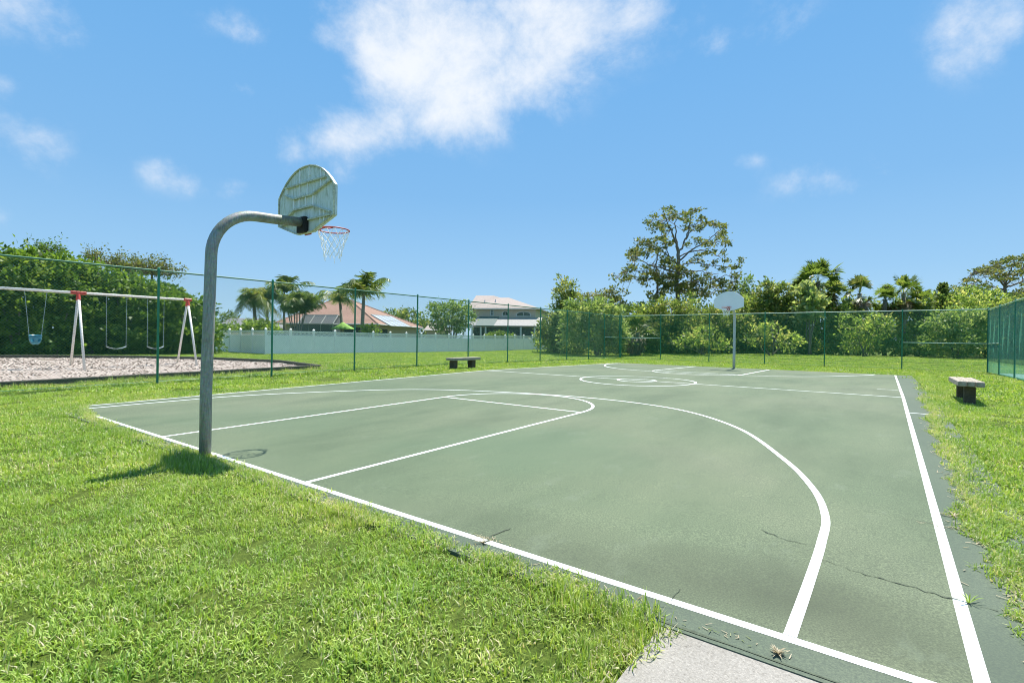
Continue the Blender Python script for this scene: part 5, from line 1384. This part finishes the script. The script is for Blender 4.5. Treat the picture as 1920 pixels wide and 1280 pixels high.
def scatter(name, cells, size, dmin, dmax, protos, label, seed, zoff=0.0, sc0=(.85, 1.15), thr=None):
    rng = np.random.default_rng(seed)
    Rm = dmax
    xs = np.arange(CAM[0]-Rm, CAM[0]+Rm, cells); ys = np.arange(CAM[1]-Rm, CAM[1]+Rm, cells)
    X, Y = np.meshgrid(xs, ys); X = X.ravel()+rng.uniform(-.5, .5, X.size)*cells; Y = Y.ravel()+rng.uniform(-.5, .5, Y.size)*cells
    d = np.hypot(X-CAM[0], Y-CAM[1]); f = (X-CAM[0])*_fw[0]+(Y-CAM[1])*_fw[1]; s = (X-CAM[0])*_r0[0]+(Y-CAM[1])*_r0[1]
    jd = d*(1+.06*rng.normal(size=d.size))
    ok = (jd >= dmin) & (jd < dmax) & (f > 0.6) & (np.abs(s) < f*1.12+1.6) & lawn_ok(X, Y) & (X > -40) & (Y < 58) & (X < 16)
    if thr is not None: ok &= thr(X, Y)
    elif size > .4:
        h_ = size*.45
        for ox, oy in ((h_, 0), (-h_, 0), (0, h_), (0, -h_)): ok &= lawn_ok(X+ox, Y+oy)
    X, Y = X[ok], Y[ok]; N = len(X)
    Z = ground_z(X, Y)+zoff
    onslab = (X > CX0) & (X < CX1) & (Y > CY0) & (Y < CY1)
    Z = np.where(onslab, gz(X, Y)+.002, Z); Z = np.where((X > 5.55) & (X < 9.6) & (Y < -.25), gz(X, Y)-.004, Z)
    me = bpy.data.meshes.new(name); me.vertices.add(N); me.vertices.foreach_set("co", np.stack([X, Y, Z], -1).astype(np.float32).ravel()); me.update()
    for nm, val in (('rz', rng.uniform(0, 2*math.pi, N)), ('sc', rng.uniform(*sc0, N)*(1+.12*np.sin(X*2.3+1)*np.sin(Y*1.9)))):
        a = me.attributes.new(nm, 'FLOAT', 'POINT'); a.data.foreach_set("value", val.astype(np.float32))
    a = me.attributes.new('pick', 'INT', 'POINT'); a.data.foreach_set("value", rng.integers(0, len(protos), N).astype(np.int32))
    ob = bpy.data.objects.new(name, me); COL.objects.link(ob)
    pc = bpy.data.collections.new(name+'_tufts')
    for p in protos: pc.objects.link(p)
    ng = bpy.data.node_groups.new(name+'_scatter', 'GeometryNodeTree')
    ng.interface.new_socket('Geometry', in_out='INPUT', socket_type='NodeSocketGeometry'); ng.interface.new_socket('Geometry', in_out='OUTPUT', socket_type='NodeSocketGeometry')
    gn, gl = ng.nodes, ng.links
    gi = gn.new('NodeGroupInput'); go = gn.new('NodeGroupOutput'); mp = gn.new('GeometryNodeMeshToPoints'); ip = gn.new('GeometryNodeInstanceOnPoints'); ci = gn.new('GeometryNodeCollectionInfo')
    ci.inputs['Collection'].default_value = pc; ci.inputs['Separate Children'].default_value = True; ci.inputs['Reset Children'].default_value = True
    def na(nm, ty):
        q = gn.new('GeometryNodeInputNamedAttribute'); q.data_type = ty; q.inputs['Name'].default_value = nm; return q.outputs['Attribute']
    cx = gn.new('ShaderNodeCombineXYZ'); gl.new(na('rz', 'FLOAT'), cx.inputs[2])
    er = gn.new('FunctionNodeEulerToRotation'); gl.new(cx.outputs[0], er.inputs[0])
    gl.new(gi.outputs[0], mp.inputs[0]); gl.new(mp.outputs[0], ip.inputs['Points']); gl.new(ci.outputs[0], ip.inputs['Instance']); ip.inputs['Pick Instance'].default_value = True
    gl.new(na('pick', 'INT'), ip.inputs['Instance Index']); gl.new(er.outputs[0], ip.inputs['Rotation']); gl.new(na('sc', 'FLOAT'), ip.inputs['Scale']); gl.new(ip.outputs[0], go.inputs[0])
    md = ob.modifiers.new('scatter', 'NODES'); md.node_group = ng
    tag(ob, label, 'grass', None, 'stuff'); return N
near_p = [patch_mesh('tuft', .26, 200, .032, .070, .0066, 200+i, (.06, .10, .08, .16, .07, .22, .1, .05)[i], .80) for i in range(8)]
mid_p = [patch_mesh('tuft', .60, 420, .038, .075, .0115, 220+i, (.06, .09, .16, .07, .12)[i], .7) for i in range(5)]
far_p = [patch_mesh('tuft', 1.7, 700, .05, .085, .03, 240+i, .06, .7) for i in range(5)]
n1 = scatter('lawn_grass', .18, .26, 1.0, 7.0, near_p, 'short broad bladed lawn grass beside the court in the foreground', 301)
n2 = scatter('lawn_grass', .42, .6, 6.6, 17, mid_p, 'short lawn grass in the middle distance around the court', 302)
n3 = scatter('lawn_grass', 1.15, 1.7, 16, 60, far_p, 'short lawn grass far beyond the court and fences', 303)
# longer uncut grass round the pole foot and along the fence line and court edge
long_p = [patch_mesh('tuft', .22, 60, .07, .13, .0058, 260+i, .12, .45) for i in range(4)]
def ragged(X, Y):
    pole = np.hypot((X+.15)/.75, (Y+.38)/.22) < 1
    edge = (np.abs(Y+.30) < .09) & (X < 5.3) & (X > -4) & (np.sin(X*5.1)+np.sin(X*2.3+1) > .55)
    path = (np.abs(X-5.5) < .1) & (Y < -.2)
    return pole | edge | path
scatter('uncut_grass', .11, .2, 1.0, 12, long_p, 'longer uncut grass round the near pole foot and along the court edge', 304, 0, (.7, 1.1), ragged)
ed_p = [patch_mesh('tuft', .12, 46, .03, .065, .0064, 280+i, .38, .8) for i in range(5)]
def edge_strip(X, Y):
    return ~lawn_ok(X+.14, Y) | ~lawn_ok(X-.14, Y) | ~lawn_ok(X, Y+.14) | ~lawn_ok(X, Y-.14)
ed2_p = [patch_mesh('tuft', .34, 90, .035, .075, .012, 290+i, .2, .75) for i in range(4)]
def edge_strip2(X, Y):
    r = np.zeros(X.shape, bool)
    for ox, oy in ((.85, 0), (-.85, 0), (0, .85), (0, -.85)): r |= ~lawn_ok(X+ox, Y+oy)
    return r & lawn_ok(X+.1, Y) & lawn_ok(X-.1, Y) & lawn_ok(X, Y+.1) & lawn_ok(X, Y-.1)
scatter('lawn_grass', .22, .34, 6.6, 34, ed2_p, 'turf close along the far edges of the court and the chip bed', 307, 0, (.8, 1.15), edge_strip2)
scatter('lawn_grass', .075, .12, 1.0, 16, ed_p, 'turf fringe growing over the slab edges of the court', 306, 0, (.8, 1.15), edge_strip)
fl_p = [patch_mesh('tuft', .5, 60, .10, .20, .014, 270+i, .25, .4) for i in range(4)]
scatter('uncut_grass', .30, .5, 8, 48, fl_p, 'longer uncut grass along the foot of the chain link fences and bed timbers', 305, 0, (.5, 1.05),
        lambda X, Y: (np.abs(X-LX) < .12) & (Y < BY) | (np.abs(Y-BY) < .15) & (np.abs(X) < 11) | (np.abs(X-(bed_f+.22)) < .2) & (Y < 9.4))
# dry runners straying onto the court at the right edge
rg = MB(); rr_ = np.random.default_rng(77)
for i in range(520):
    y = rr_.uniform(.2, 14)**1.0; x = float(np.interp(y, [-9, 0, 1.5, 6, 12, 20, 26], [7.30, 7.24, 7.17, 7.17, 7.30, 7.42, 7.5])+edge_noise(np.array(y), .7)*.45)-rr_.gamma(1.2, .05)+.05
    a = rr_.uniform(0, 6.3); L = rr_.uniform(.03, .11); b_ = G(x, y, .006); d = np.array([math.cos(a), math.sin(a), rr_.uniform(0, .25)]); s = np.array([-math.sin(a), math.cos(a), 0])*.0035
    rg.add([b_-s, b_+s, b_+d*L*.6+s, b_+d*L*.6-s], [(0, 1, 2, 3)], float(rr_.choice([.4, .6, .9, .93, .97, 1.0])))
for i in range(260):
    x = rr_.uniform(-4.5, 5.6); y = -.10-rr_.gamma(1.0, .03); a = rr_.uniform(0, 6.3); L = rr_.uniform(.02, .08); b_ = G(x, y, .004); d = np.array([math.cos(a), math.sin(a), rr_.uniform(0, .5)]); s = np.array([-math.sin(a), math.cos(a), 0])*.003
    rg.add([b_-s, b_+s, b_+d*L*.6+s, b_+d*L*.6-s], [(0, 1, 2, 3)], float(rr_.choice([.4, .6, .9, .95, 1.0])))
for (px, py, k, sp_) in ((1405, 1205, 8, .07), (1372, 1194, 8, .07), (1300, 1170, 10, .08), (1800, 993, 70, .07), (1815, 985, 60, .06), (920, 1012, 50, .06)):
    c = gnd(px, py)
    for i in range(k):
        x, y = c[0]+rr_.normal()*sp_*1.6, c[1]+rr_.normal()*sp_*.25; a = rr_.uniform(0, 6.3); L = rr_.uniform(.012, .04); b_ = G(x, y, .005); d = np.array([math.cos(a), math.sin(a), rr_.uniform(0, .3)]); s = np.array([-math.sin(a), math.cos(a), 0])*.003
        rg.add([b_-s, b_+s, b_+d*L+s*.4, b_+d*L-s*.4], [(0, 1, 2, 3)], float(rr_.choice([.05, .1, .9, .95, 1])))
tag(rg.build('grass_litter', M['thatch']), 'dry grass runners and clippings along the court edges', 'grass', None, 'stuff')
# two weeds growing from joints
def weed(px, py, k, L0, tl, label, up_=.9):
    c = gnd(px, py); c[2] += .004; m = MB(); rng = np.random.default_rng(int(px))
    for i in range(k):
        a = rng.uniform(0, 6.3); e = rng.uniform(.25, up_); d = np.array([math.cos(a)*math.cos(e), math.sin(a)*math.cos(e), math.sin(e)]); s = np.array([-math.sin(a), math.cos(a), 0])*.0035; L = L0*rng.uniform(.5, 1.1); mid = c+d*L*.55; tip = c+d*L; tip[2] -= L*.15
        tn_ = float(np.clip(rng.normal(tl, .12), 0, 1)); m.add([c-s*.7, c+s*.7, mid+s, mid-s], [(0, 1, 2, 3)], tn_); m.add([mid-s, mid+s, tip+s*.1, tip-s*.1], [(0, 1, 2, 3)], tn_)
    o = m.build('weed', M['grass'] if tl < .7 else M['thatch'], None, False, c); tag(o, label, 'weed')
weed(1817, 1131, 11, .10, .45, 'green weed sprouting from the crack just outside the right sideline', 1.4)
weed(1458, 1226, 40, .055, .93, 'browning weed tuft in the joint between the court and the concrete path', .9)
weed(905, 1018, 16, .07, .9, 'dry weed sprig straddling the near baseline beside the lawn', .9)
weed(1790, 968, 12, .13, .8, 'straggling runner weed lying on the court fringe at its right edge', .3)
print('grass patches', n1, n2, n3)
